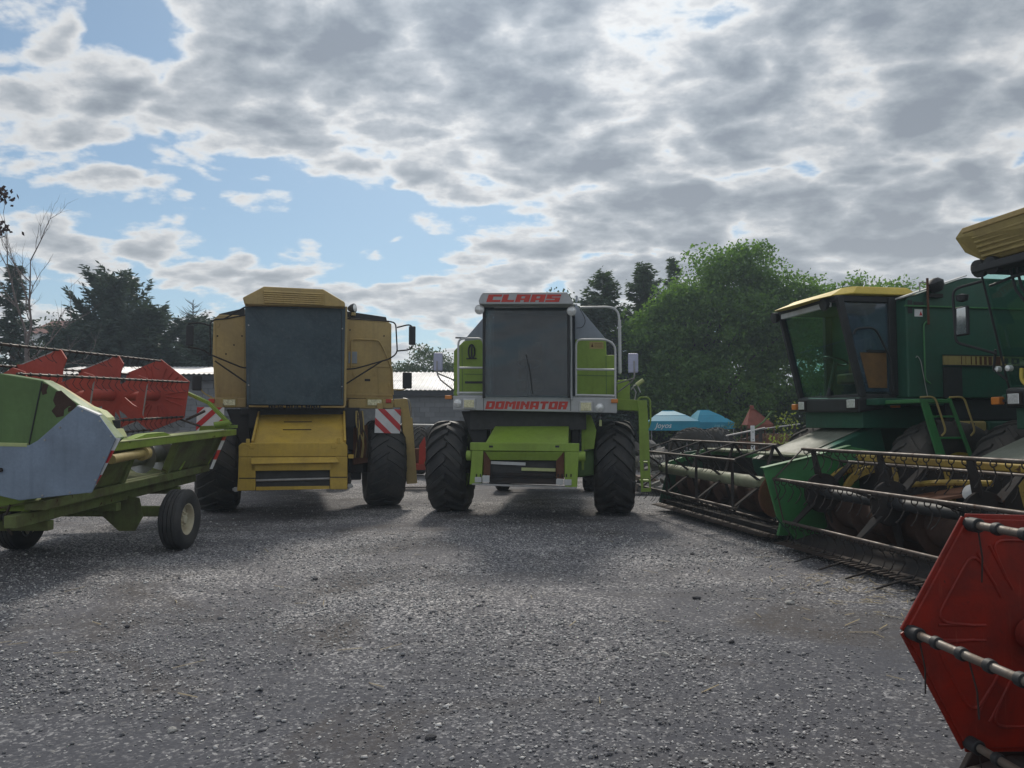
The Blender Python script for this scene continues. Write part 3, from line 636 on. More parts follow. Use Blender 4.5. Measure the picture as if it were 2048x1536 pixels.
def smooth_tyre_mesh(RR, Wd, rim, ribs=4):
    h = Wd / 2; prof = [(rim, -h * .75), (rim + (RR - rim) * .45, -h), (RR - .05, -h * .97), (RR - .012, -h * .78)]
    for i in range(ribs):
        a = -h * .74 + 2 * h * .74 * i / ribs; b = -h * .74 + 2 * h * .74 * (i + 1) / ribs; g = .012
        prof += [(RR - .002, a + g * .4), (RR, (a + b) / 2), (RR - .002, b - g * .4)]
        if i < ribs - 1: prof += [(RR - .014, b - g * .2), (RR - .014, b + g * .2)]
    prof += [(RR - .012, h * .78), (RR - .05, h * .97), (rim + (RR - rim) * .45, h), (rim, h * .75)]
    return MB().lathe(prof, (0, 0, 0), (1, 0, 0), 48, True).mesh('tyre', True, 30)
def wheel(parent, x, y, z, RR, Wd, rim, tm, rimmat, side=1, tyremat=None, name='wheel'):
    """hub with tyre and rim as its pieces; side +1: outer face towards +x"""
    mb = MB(); d = side * Wd * .12
    mb.lathe([(.0, d * .2), (rim * .95, d * .2), (rim * .95, d * .35), (rim * .5, d), (rim * .30, d * 1.2), (rim * .28, d * 2.2), (.001, d * 2.2)], (0, 0, 0), (1, 0, 0), 28)
    for k in range(8):
        a = k * math.pi / 4; c = Vector((d, math.cos(a) * rim * .42, math.sin(a) * rim * .42)); mb.cyl(c, c + Vector((side * .03, 0, 0)), .014, 6)
    hb = mb.build(name, rimmat, parent, smooth=True); hb.location = (x, y, z)
    if not tm.materials: tm.materials.append(tyremat or M['rubber'])
    link('tyre', tm, hb)
    h = Wd / 2
    MB().lathe([(rim * .93, -h * .7), (rim * 1.03, -h * .74), (rim * 1.03, -h * .70), (rim * .97, -h * .62), (rim * .93, h * .62 - .001), (rim * 1.03, h * .70), (rim * 1.03, h * .74), (rim * .93, h * .7), (rim * .88, h * .55), (rim * .88, -h * .55)], (0, 0, 0), (1, 0, 0), 36, True).build('rim', rimmat, hb, smooth=True)
    return hb
LET = {'C': (10, [(0,0,4,10),(4,7.2,10,10),(4,0,10,2.8)]), 'L': (9, [(0,0,4,10),(4,0,9,2.8)]), 'A': (10, [(0,0,3.7,10),(3.7,7.6,6.3,10),(3.7,2.6,6.3,4.8),(6.3,0,10,10)]),
       'S': (10, [(0,7.3,10,10),(0,4.2,3.7,7.3),(3.7,4.2,10,6.0),(6.3,2.7,10,4.2),(0,0,10,2.7)]), 'D': (10, [(0,0,3.7,10),(3.7,7.5,9.6,10),(3.7,0,9.6,2.5),(6.4,2.5,10,7.5)]),
       'O': (10, [(0,.3,3.7,9.7),(3.7,7.5,10,10),(3.7,0,10,2.5),(6.3,2.5,10,7.5)]), 'M': (12, [(0,0,3.3,10),(3.3,6.6,4.6,9.6),(4.6,3.0,7.4,8.6),(7.4,6.6,8.7,9.6),(8.7,0,12,10)]),
       'I': (3.8, [(0,0,3.8,10)]), 'N': (10, [(0,0,3.5,10),(3.5,5.0,5.2,8.6),(5.2,2.6,6.5,6.4),(6.5,0,10,10)]), 'T': (9.5, [(0,7.3,9.5,10),(3,0,6.6,7.3)]),
       'R': (10, [(0,0,3.7,10),(3.7,7.6,10,10),(6.5,5.4,10,7.6),(3.7,3.2,10,5.4),(5.8,0,9.6,3.2)]), 'H': (10, [(0,0,3.3,10),(3.3,4,6.7,6.4),(6.7,0,10,10)]),
       'E': (8.5, [(0,0,3.3,10),(3.3,7.8,8.5,10),(3.3,4,7.5,6),(3.3,0,8.5,2.2)]), 'W': (12, [(0,0,3,10),(3,0,4.6,3.4),(4.6,1.2,7.4,6),(7.4,0,9,3.4),(9,0,12,10)]),
       '1': (4, [(0,0,4,10)]), '0': (8, [(0,0,2.4,10),(2.4,7.8,5.6,10),(2.4,0,5.6,2.2),(5.6,0,8,10)]), '7': (8, [(0,7.4,8,10),(4.6,5,8,7.4),(3.4,2.4,6.2,5),(2.2,0,5,2.4)]), '5': (8, [(0,7.8,8,10),(0,4.2,2.6,7.8),(2.6,4.2,8,6.2),(5.4,2,8,4.2),(0,0,8,2)]), ' ': (4, [])}
def lettering(word, p00, p10, p01, nrm, shear, mat, parent, gap=1.1, th=.003, name='lettering'):
    p00, ex, ez = Vector(p00), Vector(p10) - Vector(p00), Vector(p01) - Vector(p00); tot = sum(LET[c][0] for c in word) + gap * (len(word) - 1) + shear * 10
    mb = MB(); u = 0; nv = Vector(nrm) * th
    for c in word:
        wd, rects = LET[c]
        for (x0, y0, x1, y1) in rects:
            q = [p00 + ex * ((u + x + shear * y) / tot) + ez * (y / 10) for x, y in ((x0, y0), (x1, y0), (x1, y1), (x0, y1))]; mb.prism(q, nv)
        u += wd + gap
    return mb.build(name, mat, parent)
def warning_board(F, parent, corners, y, th=.012, flip=False):
    """red and white striped board; corners clockwise from top left in the picture"""
    c = [F.Y(px, py, y) for px, py in corners]
    b = MB().prism(c, (0, th, 0)).build('warning_board', M['white'], parent)
    P = lambda u, v: c[0].lerp(c[1], u).lerp(c[3].lerp(c[2], u), v) + Vector((0, -.002, 0))
    f = (lambda u, v: P(1 - u, v)) if flip else P
    for poly in ([(0.08, 0), (.36, 0), (1, .64), (1, .92)], [(0, .36), (.66, 1), (.38, 1), (0, .64)], [(.72, 0), (1, 0), (1, .28)]):
        MB().prism([f(*q) for q in poly], (0, -.003, 0)).build('red_stripe', M['sign_red'], b)
    return b
def mirror(F, parent, px, py, w, h, y, mat, depth=.05):
    c = F.Y(px, py, y); mb = MB(); mb.box(c.x - w / 2, c.x + w / 2, c.y - depth, c.y, c.z - h / 2, c.z + h / 2)
    o = mb.build('mirror', mat, parent, .018); 
    MB().box(c.x - w / 2 + .015, c.x + w / 2 - .015, c.y + .001, c.y + .006, c.z - h / 2 + .02, c.z + h / 2 - .02).build('mirror_glass', M['mirror'], o); return o
def pipes(F, parent, name, mat, r, paths, round_=.08):
    for path in paths:
        MB().tube(rnd([F.Y(*q) for q in path], round_), r, 8).build(name, mat, parent, smooth=True)
def fpoly(F, pts, y, depth, name, mat, parent, bevel=.008, label=None):
    """plate traced in the front plane y with real depth behind it"""
    return MB().prism([F.Y(px, py, y) for px, py in pts], (0, depth, 0)).build(name, mat, parent, bevel, label=label)
def round_lamp(F, parent, px, py, r, y, mat=None, tilt=(0, -1, 0), name='lamp', body='black'):
    c = F.Y(px, py, y); t = Vector(tilt)
    o = MB().lathe([(.001, -.13), (r * .45, -.12), (r * .85, -.06), (r, 0), (r * .93, .008)], c, t, 20).build(name, M[body], parent, smooth=True)
    MB().lathe([(r * .9, .004), (r * .6, .018), (.001, .026)], c, t, 20).build('lens', mat or M['lamp_glass'], o, smooth=True); return o

# ================================================================== yellow combine
F = Fr(-3.79, 13.72, 16.5)
T = thing('combine_harvester', 'yellow combine harvester with a dark covered windscreen and red striped boards', 'combine', F)
tm = tyre_mesh(.80, .70, .36, 20, .034, worn=.85, lug_w=.07)
for px, sd in ((442, -1), (768, 1)):
    q = F.Z(px, 1018 if sd < 0 else 1008, 0); wheel(T, sd * 1.435, 0, .79, .80, .70, .36, tm, M['nh_gold'], sd)
tr = tyre_mesh(.52, .36, .25, 18, .025)
for sd in (-1, 1): wheel(T, sd * 1.0, 4.3, .515, .52, .36, .25, tr, M['nh_gold'], sd)
# hull
MB().box(-.78, .78, .15, 4.6, 1.0, 1.95).box(-.62, .62, .3, 3.8, .62, 1.0).build('hull', M['nh_yellow'], T, .03)
MB().box(-.72, .72, 1.7, 5.6, 1.95, 2.75).prism([(-.7, 5.6, 1.3), (-.7, 6.2, 1.1), (-.7, 6.2, 2.2), (-.7, 5.6, 2.75)], (1.4, 0, 0)).build('straw_hood', M['nh_yellow'], T, .04)
MB().box(-1.12, 1.12, -.16, .16, .62, .98).cyl((-1.3, 0, .79), (1.3, 0, .79), .13, 14).box(-1.0, -.82, -.35, .25, .5, 1.5).box(.82, 1.0, -.35, .25, .5, 1.5).build('front_axle', M['black'], T, .02)
MB().cyl((-1.0, 4.3, .515), (1.0, 4.3, .515), .08, 10).box(-.12, .12, 4.15, 4.45, .45, 1.02).build('rear_axle', M['black'], T)
MB().box(-.92, .92, -.75, .14, 1.45, 1.80).build('cab_floor', M['black'], T)
# grain tank front sheets on both sides of the cab
yt = -.30
fpoly(F, [(427, 638), (438, 629), (492, 631), (493, 796), (430, 796), (425, 709)], yt, 2.1, 'tank_panel', M['nh_yellow'], T, .012)
fpoly(F, [(690, 635), (773, 641), (783, 648), (783, 722), (786, 799), (690, 796)], yt, 2.1, 'tank_panel', M['nh_yellow'], T, .012)
fpoly(F, [(437, 628), (489, 616), (489, 631)], yt + .1, 1.8, 'tank_cover', M['black'], T, .004)
fpoly(F, [(691, 622), (772, 634), (774, 641), (691, 635)], yt + .1, 1.8, 'tank_cover', M['black'], T, .004)
q0, q1 = F.Y(690, 640, yt), F.Y(493, 640, yt); MB().box(q1.x - .02, q0.x + .02, yt + .15, 1.75, 1.85, F.Y(500, 632, yt).z - .02).build('tank_wall', M['nh_yellow'], T)
# raised seams on the right sheet
for a, b in (((694, 731), (781, 733)), ((694, 789), (785, 791)),):
    p, q = F.Y(*a, yt - .006), F.Y(*b, yt - .006); MB().beam(p, q, .012, .035, (0, 0, 1)).build('seam', M['nh_yellow'], T, .004)
MB().tube(rnd([F.Y(702, 737, yt - .02), F.Y(703, 678, yt - .02), F.Y(757, 680, yt - .02), F.Y(767, 697, yt - .02), F.Y(784, 738, yt - .02), F.Y(786, 790, yt - .02)], .06), .014, 8).build('hand_rail', M['nh_yellow'], T, smooth=True)
p, q = F.Y(697, 703, yt), F.Y(714, 727, yt); MB().box(p.x, q.x, yt - .012, yt + .02, q.z, p.z).build('hatch_opening', M['slate_grey'], T, .004)
for px, py in ((435, 672), (484, 672), (468, 690), (452, 708), (700, 660), (768, 672)):
    c = F.Y(px, py, yt); MB().cyl(c + Vector((0, -.012, 0)), c + Vector((0, .01, 0)), .014, 8).build('bolt', M['dark_steel'], T)
for a, b, up in (((431, 642), (489, 634), 1), ((431, 644), (434, 792), 0), ((488, 636), (489.5, 792), 0), ((434, 790), (489, 790), 1), ((780, 652), (782, 786), 0), ((700, 640), (772, 645), 1), ((755, 735), (757, 789), 0)):
    MB().beam(F.Y(*a, yt - .003), F.Y(*b, yt - .003), .006, .007, (0, 0, 1) if up else (1, 0, 0)).build('panel_seam', M['jd_tan'], T)
for px, py in ((437, 650), (437, 715), (437, 780), (778, 700), (778, 770), (707, 748), (750, 748)):
    c = F.Y(px, py, yt); MB().box(c.x - .018, c.x + .018, yt - .012, yt + .01, c.z - .035, c.z + .035).build('hinge', M['nh_yellow'], T, .004)
c = F.Y(735, 760, yt); MB().box(c.x - .05, c.x + .05, yt - .01, yt + .01, c.z - .02, c.z + .02).build('latch', M['dark_steel'], T, .005)
for px in (500, 683):
    MB().beam(F.Y(px, 622, -1.16), F.Y(px, 798, -1.16), .006, .012, (1, 0, 0)).build('cover_edge_strip', M['black'], T)
# cab
yc = -1.15
cabx0, cabx1 = F.Y(493, 700, yc).x, F.Y(688, 700, yc).x
zb, ztp = F.Y(590, 812, yc).z, F.Y(590, 610, yc).z
MB().box(cabx0 + .02, cabx1 - .02, yc + .06, .1, zb - .03, ztp + .05).build('cab_shell', M['black'], T, .02)
pts = [(490, 610), (520, 611), (560, 611.5), (600, 612), (640, 612.5), (691, 613)]; bot = [(493.5, 808.6), (522, 809), (560, 809.3), (600, 809.6), (640, 810), (686.6, 810)]
bow = [0, -.05, -.08, -.08, -.05, 0]; vs = [F.Y(*p, yc) + Vector((0, b, 0)) for p, b in zip(pts, bow)] + [F.Y(*p, yc) + Vector((0, b, 0)) for p, b in zip(bot, bow)]
mb = MB(); mb.add(vs + [v + Vector((0, .03, 0)) for v in vs], [[i, i + 1, i + 7, i + 6] for i in range(5)] + [[12 + i, 18 + i, 19 + i, 13 + i] for i in range(5)] + [[0, 12, 13, 1], [0, 6, 18, 12], [5, 17, 23, 11]])
ws = mb.build('windscreen_cover', M['tarp'], T, smooth=True, label='dark blue cover fixed over the windscreen')
for px, py in ((497, 650), (685, 657), (497, 770), (684, 773), (532, 686), (540, 686), (570, 745)):
    c = F.Y(px, py, yc - .05); MB().cyl(c, c + Vector((0, .05, 0)), .012, 8).build('fixing_clip', M['steel'], ws)
MB().box(cabx1 + .005, cabx1 + .05, yc + .03, -.2, zb, ztp + .02).build('cab_pillar', M['nh_yellow'], T, .01)
# roof visor with slats
yr = -1.38
roof = MB().prism([F.Y(*p, yr) for p in ((485, 595), (528, 572.5), (646.5, 578), (689.5, 603.5), (691, 613.5), (489, 608.5))], (0, 1.75, 0)).build('cab_roof', M['nh_yellow'], T, .02)
fp = [(527, 581), (648, 587), (648, 611), (529, 606.5)]
MB().prism([F.Y(*p, yr - .004) for p in fp], (0, .01, 0)).build('grille_back', M['dark_steel'], roof)
for i in range(6):
    t0 = i / 6; a = [F.Y(*fp[0], yr), F.Y(*fp[1], yr), F.Y(*fp[2], yr), F.Y(*fp[3], yr)]
    p, q = a[0].lerp(a[3], t0 + .08), a[1].lerp(a[2], t0 + .08); o_ = Vector((0, -.014, 0))
    MB().beam(p + o_, q + o_, .022, .030, (0, .5, .8)).build('roof_slat', M['nh_yellow'], roof, .004)
c = F.Y(590, 612, yc - .06); MB().box(c.x - .07, c.x + .07, c.y - .05, c.y + .02, c.z - .05, c.z + .05).build('latch', M['tarp'], T, .01)
# light boxes and sill
yl = -.55
for a, b, lampx, orx in (((419, 795), (492, 815), (446, 471), 423), ((697, 798), (786.5, 817), (735, 763), 777)):
    p, q = F.Y(*a, yl), F.Y(*b, yl); bx = MB().box(p.x, q.x, yl, yt + .05, q.z, p.z).build('light_box', M['nh_yellow'], T, .012)
    u, v_ = F.Y(lampx[0], 799, yl), F.Y(lampx[1], 811, yl); MB().box(u.x, v_.x, yl - .012, yl + .02, v_.z, u.z).build('headlight', M['lamp_yellow'], bx, .006)
    MB().box(u.x - .03, v_.x + .03, yl - .004, yl + .02, v_.z - .025, u.z + .025).build('headlight_frame', M['jd_tan'], bx, .004)
    u = F.Y(orx, 802, yl); MB().box(u.x - .05, u.x + .05, yl - .03, yl + .02, u.z - .035, u.z + .035).build('indicator_lamp', M['claas_red'], bx, .01)
p, q = F.Y(498, 810.5, yc + .05), F.Y(690, 815.5, yc + .05); sill = MB().box(p.x, q.x, yc + .02, yt, q.z, p.z).build('sill', M['nh_yellow'], T, .006)
p, q, r_ = F.Y(537, 817, yc), F.Y(641, 817, yc), F.Y(537, 807.5, yc); o3 = Vector((0, .018, 0)); e_ = (q - p)
lettering('NEW', p + o3, p + e_ * .27 + o3, r_ + o3, (0, -1, 0), 0, M['black'], sill); lettering('HOLLAND', p + e_ * .33 + o3, q + o3, r_ + e_ * .33 + o3, (0, -1, 0), 0, M['black'], sill)
MB().prism([F.Y(*p, -.6) for p in ((480, 816), (705, 816), (705, 830), (480, 830))], (0, .5, 0)).build('floor_beam', M['black'], T, .01)
# feeder house
a = [F.Y(518, 829, -.75), F.Y(688, 828, -.75)]; b = [F.Y(505, 888, -1.85), F.Y(690, 887, -1.85)]
dn = Vector((0, .12, -.62))
mb = MB().loft([a[0], a[1], a[1] + dn, a[0] + dn], [b[0], b[1], b[1] + dn * .75, b[0] + dn * .75]); fh = mb.build('feeder_house', M['nh_gold'], T, .012)
for i in (0, 1):
    MB().beam(a[i] + Vector((0, 0, .03)), b[i] + Vector((0, 0, .03)), .035, .06).build('edge_rail', M['nh_gold'], fh, .005)
for k in (.28, .55):
    p, q = a[0].lerp(b[0], k), a[1].lerp(b[1], k); MB().beam(p.lerp(q, .3) + Vector((0, 0, .004)), p.lerp(q, .62) + Vector((0, 0, .004)), .03, .012).build('scuff_strip', M['dark_steel'], fh)
# header adapter frame
yf = -1.95
mb = MB(); P = lambda px, py, dy=0: F.Y(px, py, yf + dy)
th = (0, .16, 0)
mb.prism([P(477, 892), P(483, 886), P(690, 885), P(695, 891), P(695, 913), P(477, 914)], th)
mb.prism([P(477, 914.3), P(502, 914.3), P(511, 930), P(511, 981), P(474, 982), P(476, 955)], th)
mb.prism([P(671, 913.3), P(695, 913.3), P(695, 979), P(660, 979), P(660, 928), P(671, 924)], th)
fr_ = mb.build('header_frame', M['nh_gold'], T, .012)
MB().prism([P(502, 914.6, -.002), P(671, 913.8, -.002), P(679, 925, -.07), P(502, 928, -.07)], (0, .09, -.006)).build('lit_ledge', M['nh_gold'], fr_, .006)
MB().prism([P(503, 928, .0), P(671, 926, .0), P(671, 940, .0), P(503, 942, .0)], (0, .12, 0)).build('cross_beam', M['nh_gold'], fr_, .006)
MB().prism([P(512, 974, .01), P(659, 972, .01), P(659, 978, .01), P(512, 981, .01)], (0, .14, 0)).build('lower_lip', M['nh_gold'], fr_, .004)
MB().prism([P(478, 955.5, -.004), P(511, 955.5, -.004), P(511, 957.5, -.004), P(478, 957.5, -.004)], (0, .1, 0)).prism([P(660, 953.5, -.004), P(694, 953.5, -.004), P(694, 955.5, -.004), P(660, 955.5, -.004)], (0, .1, 0)).build('weld_seam', M['dark_steel'], fr_)
for px0, px1, py0, py1 in ((492, 499, 878, 892), (499, 508, 891, 898), (663, 673, 890, 897), (674, 680, 876, 887)):
    p, q = P(px0, py0, -.01), P(px1, py1, -.01); MB().box(p.x, q.x, p.y, p.y + .1, q.z, p.z).build('lug', M['nh_gold'], fr_, .006)
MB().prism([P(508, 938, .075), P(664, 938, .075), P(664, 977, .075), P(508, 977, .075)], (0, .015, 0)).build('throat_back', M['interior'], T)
p, q = P(512, 961, .05), P(660, 957, .05); MB().cyl(p, q, .02, 10).build('feed_roller', M['steel'], T, smooth=True)
for px, py in ((472, 979), (700, 972)):
    c = P(px, py, .05); MB().cyl(c - Vector((.05, 0, 0)), c + Vector((.05, 0, 0)), .022, 8).box(c.x - .03, c.x + .03, c.y - .03, c.y + .03, c.z - .03, c.z + .035).build('locking_pin', M['steel'], fr_)
c = P(697, 913); MB().box(c.x, c.x + .08, c.y, c.y + .08, c.z - .03, c.z + .03).build('hook', M['nh_gold'], fr_)
# boards, ladder, mirrors, pipes
warning_board(F, T, [(751, 817.5), (802, 819), (799.6, 867), (749, 865.6)], -.62)
warning_board(F, T, [(394, 814), (448.6, 815), (447, 866), (392, 865)], -.62, flip=True)
for px in (760, 440): 
    c = F.Y(px, 812, -.6); MB().box(c.x - .05, c.x + .05, -.605, -.5, c.z - .12, c.z + .05).build('board_bracket', M['nh_yellow'], T)
lad = fpoly(F, [(788, 798), (813, 797), (816, 803), (821, 835), (825, 836), (834.8, 966.6), (814, 968), (805, 852), (801, 815), (788, 815)], -.5, .05, 'boarding_ladder', M['nh_yellow'], T, .008)
for i, (x0, x1, py) in enumerate(((806, 822, 850), (808, 825, 880), (811, 829, 910), (812, 832, 940))):
    p, q = F.Y(x0, py, -.44), F.Y(x1, py, -.44); MB().box(p.x, q.x, -.45, -.2, p.z - .015, p.z + .015).build('step', M['nh_yellow'], lad)
MB().tube(rnd([F.Y(806, 797, -.3), F.Y(818, 799, -.3), F.Y(821, 812, -.3), F.Y(822, 836, -.3)], .05), .013, 8).build('hand_rail', M['steel'], lad, smooth=True)
p, q = F.Y(786, 806, yt), F.Y(800, 806, yt); MB().box(p.x - .05, q.x, -.48, .4, p.z - .06, p.z + .02).build('platform', M['nh_yellow'], T, .01)
ym = -.9
pipes(F, T, 'mirror_pipe', M['dark_steel'], .013, [
    [(690, 637, ym), (778, 642.6, ym), (791.5, 646, ym), (794.7, 706, ym), (780, 717.5, ym), (711.7, 737, ym), (688, 739, ym)], [(766, 721, ym), (690, 769, ym)],
    [(794, 655, ym), (818, 649, ym), (824, 653, ym)], [(794, 702, ym), (820, 699.5, ym), (825, 691, ym)],
    [(490, 614, ym), (449, 637.5, ym)], [(492, 630, ym), (449, 638, ym), (428, 639, ym), (420.5, 646, ym), (420.5, 654, ym)], [(376, 648, ym), (400, 645, ym), (421, 652, ym)],
    [(376, 694, ym), (405, 699, ym), (420, 709, ym), (485, 735.5, ym), (495, 735.5, ym)], [(430, 722, ym), (495, 767, ym)], [(420.5, 652, ym), (421, 711, ym)]])
mirror(F, T, 824, 671.5, .12, .34, ym + .02, M['black']); mirror(F, T, 380, 671, .12, .34, ym + .02, M['black'])
mirror(F, T, 814, 761, .17, .30, -.45, M['black']); mirror(F, T, 394, 766, .15, .26, -.45, M['black'])
pipes(F, T, 'mirror_arm', M['jd_tan'], .012, [[(786, 779, -.42), (808, 780, -.42), (814, 774, -.42), (815, 755, -.42)], [(424, 795, -.42), (406, 786, -.42), (391, 760, -.42)]])
round_lamp(F, T, 709, 616, .085, -.6, M['lamp_glass'], (.8, -.5, .1), 'work_lamp')
MB().cyl(F.Y(702, 623, -.58), F.Y(700, 636, -.4), .015, 6).build('lamp_stalk', M['black'], T)
c = F.Y(706, 631, yt + .05); MB().lathe([(.05, 0), (.05, .04), (.03, .06), (.001, .065)], c, (0, 0, 1), 12).build('cap', M['jd_tan'], T, smooth=True)
# hoses beside the feeder
rs = random.Random(3)
for i in range(7):
    x0 = 714 + rs.uniform(-6, 14); x1 = 722 + rs.uniform(-12, 14)
    MB().tube(rnd([F.Y(x0, 822, -.75), F.Y(x0 + rs.uniform(-6, 8), 850, -.85), F.Y(x1 + 4, 885, -.8), F.Y(x1, 915, -.7)], .12), .012 + .006 * rs.random(), 6).build('hydraulic_hose', M['hose'] if i % 3 else M['jd_tan'], T, smooth=True)
MB().prism([F.Y(*p, -.6) for p in ((705, 855), (735, 850), (738, 925), (706, 930))], (0, .35, 0)).build('lift_arm', M['rust'], T, .01)
MB().prism([F.Y(*p, -.6) for p in ((690, 818), (712, 818), (708, 900), (694, 900))], (0, .3, 0)).build('drive_housing', M['black'], T, .02)
MB().prism([F.Y(*p, -.5) for p in ((452, 818), (500, 818), (500, 900), (486, 902))], (0, .3, 0)).build('drive_housing', M['black'], T, .02)
p, q = F.Y(700, 917, -.5), F.Y(728, 945, -.5); MB().box(p.x, q.x, -.5, .1, q.z, p.z).build('gear_case', M['dark_steel'], T, .02)

# ================================================================== lime combine
F = Fr(.345, 13.1, -6)
T = thing('combine_harvester', 'lime green combine harvester with a light grey roof and bumper', 'combine', F)
tm = tyre_mesh(.79, .68, .36, 18, .062, skew=.42, lug_w=.078)
for sd in (-1, 1): wheel(T, sd * 1.41, 0, .78, .79, .68, .36, tm, M['lime'], sd)
tr = tyre_mesh(.5, .34, .25, 18, .025)
for sd in (-1, 1): wheel(T, sd * 1.0, 4.2, .495, .5, .34, .25, tr, M['lime'], sd)
MB().box(-.75, .75, .2, 4.5, 1.0, 1.9).box(-.6, .6, .3, 3.6, .6, 1.0).build('hull', M['lime'], T, .03)
MB().box(-.7, .7, 1.8, 5.5, 1.9, 2.7).prism([(-.68, 5.5, 1.3), (-.68, 6.1, 1.1), (-.68, 6.1, 2.2), (-.68, 5.5, 2.7)], (1.36, 0, 0)).build('straw_hood', M['lime'], T, .04)
MB().box(-1.06, 1.06, -.16, .16, .6, .96).cyl((-1.25, 0, .78), (1.25, 0, .78), .13, 14).build('front_axle', M['dark_steel'], T, .02)
MB().cyl((-1, 4.2, .495), (1, 4.2, .495), .08, 10).box(-.12, .12, 4.05, 4.35, .42, 1.02).build('rear_axle', M['black'], T)
MB().box(-.95, .95, -.85, .19, 1.42, 1.78).build('cab_floor', M['interior'], T)
yt = -.25
tp = fpoly(F, [(907.5, 702), (927.5, 682), (970, 678), (970, 792), (907, 792)], yt, 2.2, 'tank_panel', M['lime'], T, .012)
tp2 = fpoly(F, [(1150, 679), (1212, 679), (1213, 710), (1229, 710), (1232, 793), (1150, 793)], yt, 2.2, 'tank_panel', M['lime'], T, .012)
for a, b in (((1151, 750), (1229, 752)), ((1212, 712), (1213, 790))):
    MB().beam(F.Y(*a, yt - .003), F.Y(*b, yt - .003), .008, .012, (0, 0, 1) if a[1] > 740 else (1, 0, 0)).build('seam', M['shield_green'], tp2)
for a, b in (((924, 690), (925, 788)), ((928, 748), (968, 749))):
    MB().beam(F.Y(*a, yt - .003), F.Y(*b, yt - .003), .008, .010, (0, 0, 1) if a[1] > 740 else (1, 0, 0)).build('seam', M['shield_green'], tp)
fpoly(F, [(971, 630), (932, 675.5), (928, 682.5), (971, 679)], yt + .05, 1.9, 'tank_extension', M['slate_grey'], T, .008)
fpoly(F, [(1150, 607), (1162, 619), (1210, 676), (1212, 679.5), (1150, 679.5)], yt + .05, 1.9, 'tank_extension', M['slate_grey'], T, .008)
p, q = F.Y(968, 640, yt), F.Y(1152, 640, yt); MB().box(p.x, q.x, yt + .2, 2.1, 1.8, F.Y(1000, 632, yt).z).build('tank_wall', M['slate_grey'], T)
st = MB().prism([F.Y(*p, yt - .003) for p in ((1179, 683.5), (1207, 684), (1207, 697.5), (1179, 697.5))], (0, .004, 0)).build('warning_label', M['jd_tan'], tp2)
for k in range(3):
    a = F.Y(1189, 686.5 + k * 3.6, yt - .005); b = F.Y(1205, 686.5 + k * 3.6, yt - .005); MB().beam(a, b, .004, .006).build('print_line', M['rust'], st)
MB().prism([F.Y(*p, yt - .005) for p in ((1182, 694), (1187, 694), (1184.5, 686))], (0, .004, 0)).build('warning_triangle', M['rust'], st)
c = F.Y(943, 703, yt - .02); hr = MB()
hr.tube([c + Vector((.055 * math.cos(a) , 0, .12 * math.sin(a))) for a in [k * math.pi / 10 for k in range(21)]], .014, 8).box(c.x - .012, c.x + .012, c.y - .01, c.y + .02, c.z - .12, c.z + .12).box(c.x - .09, c.x + .09, c.y - .005, c.y + .02, c.z - .13, c.z - .11)
hr.build('coiled_hose', M['black'], T, smooth=True)
MB().prism([F.Y(*p, yt - .006) for p in ((930, 762.5), (966, 762.5), (966, 767), (930, 767))], (0, .01, 0)).build('slot', M['black'], tp)
# cab
yc = -1.15
X0, X1 = F.Y(970, 700, yc).x, F.Y(1137, 700, yc).x; zb, ztp = F.Y(1050, 793, yc).z, F.Y(1050, 612, yc).z
MB().box(X0 + .03, X1 - .03, -.30, -.2, zb, ztp).build('cab_back', M['interior'], T)
MB().prism([F.Y(*p, yc) for p in ((970, 615), (1137, 615), (1138, 792), (970, 792))], (0, .02, 0)).build('windscreen', M['windshield'], T, label='dark dusty windscreen')
MB().box(X0 + .45, X1 - .45, -.62, -.36, zb + .12, zb + .3).box(X0 + .47, X1 - .47, -.42, -.33, zb + .3, zb + .95).build('seat', M['seat_brown'], T, .05)
cx_ = (X0 + X1) / 2; MB().cyl((cx_, yc + .25, zb), (cx_, yc + .42, zb + .55), .035, 8).ring((cx_, yc + .42, zb + .56), (0, .35, 1), .19, .015, 22, 6).build('steering_wheel', M['black'], T, smooth=True)
wp = MB().tube([F.Y(1052, 709, yc - .02), F.Y(1060, 745, yc - .025), F.Y(1065, 788, yc - .02)], .008, 6); wp.build('wiper', M['black'], T)
for x in (X0 - .02, X1 + .0): MB().box(x - .02, x + .025, yc - .008, yc + .05, zb - .02, ztp + .02).build('cab_pillar', M['black'], T, .008)
for x, d in ((X0 - .02, -1), (X1 + .005, 1)):
    MB().box(x, x + .02 * d, yc + .05, -.42, zb, ztp).build('side_window', M['glass_green'], T)
    MB().box(x - .01, x + .035, -.45, -.36, zb, ztp).build('cab_pillar', M['claas_grey'], T, .008)
MB().box(X1 + .01, X1 + .045, yc + .25, yc + .30, zb, ztp).build('door_pillar', M['claas_grey'], T, .008)
MB().prism([(X1 + .03, yc + .02, zb - .05), (X1 + .03, yc + .10, zb - .05), (X1 + .03, yc + .35, ztp - .3), (X1 + .03, yc + .3, ztp - .3)], (.02, 0, 0)).build('door_frame', M['claas_grey'], T, .004)
yr = -1.5
roof = MB().loft([F.Y(*p, yr) for p in ((957, 602), (961, 591), (966, 585), (1134, 584), (1147, 606), (1145, 608), (960, 608))],
                 [F.Y(*p, yr) + Vector((0, 1.45, 0)) for p in ((957, 602), (961, 591), (966, 582), (1134, 582), (1147, 604), (1145, 608), (960, 608))]).build('cab_roof', M['claas_grey'], T, .018)
lettering('CLAAS', F.Y(972.5, 604, yr - .002), F.Y(1123, 604, yr - .002), F.Y(972.5, 589, yr - .002), (0, -1, 0), .18, M['claas_red'], roof, gap=.9)
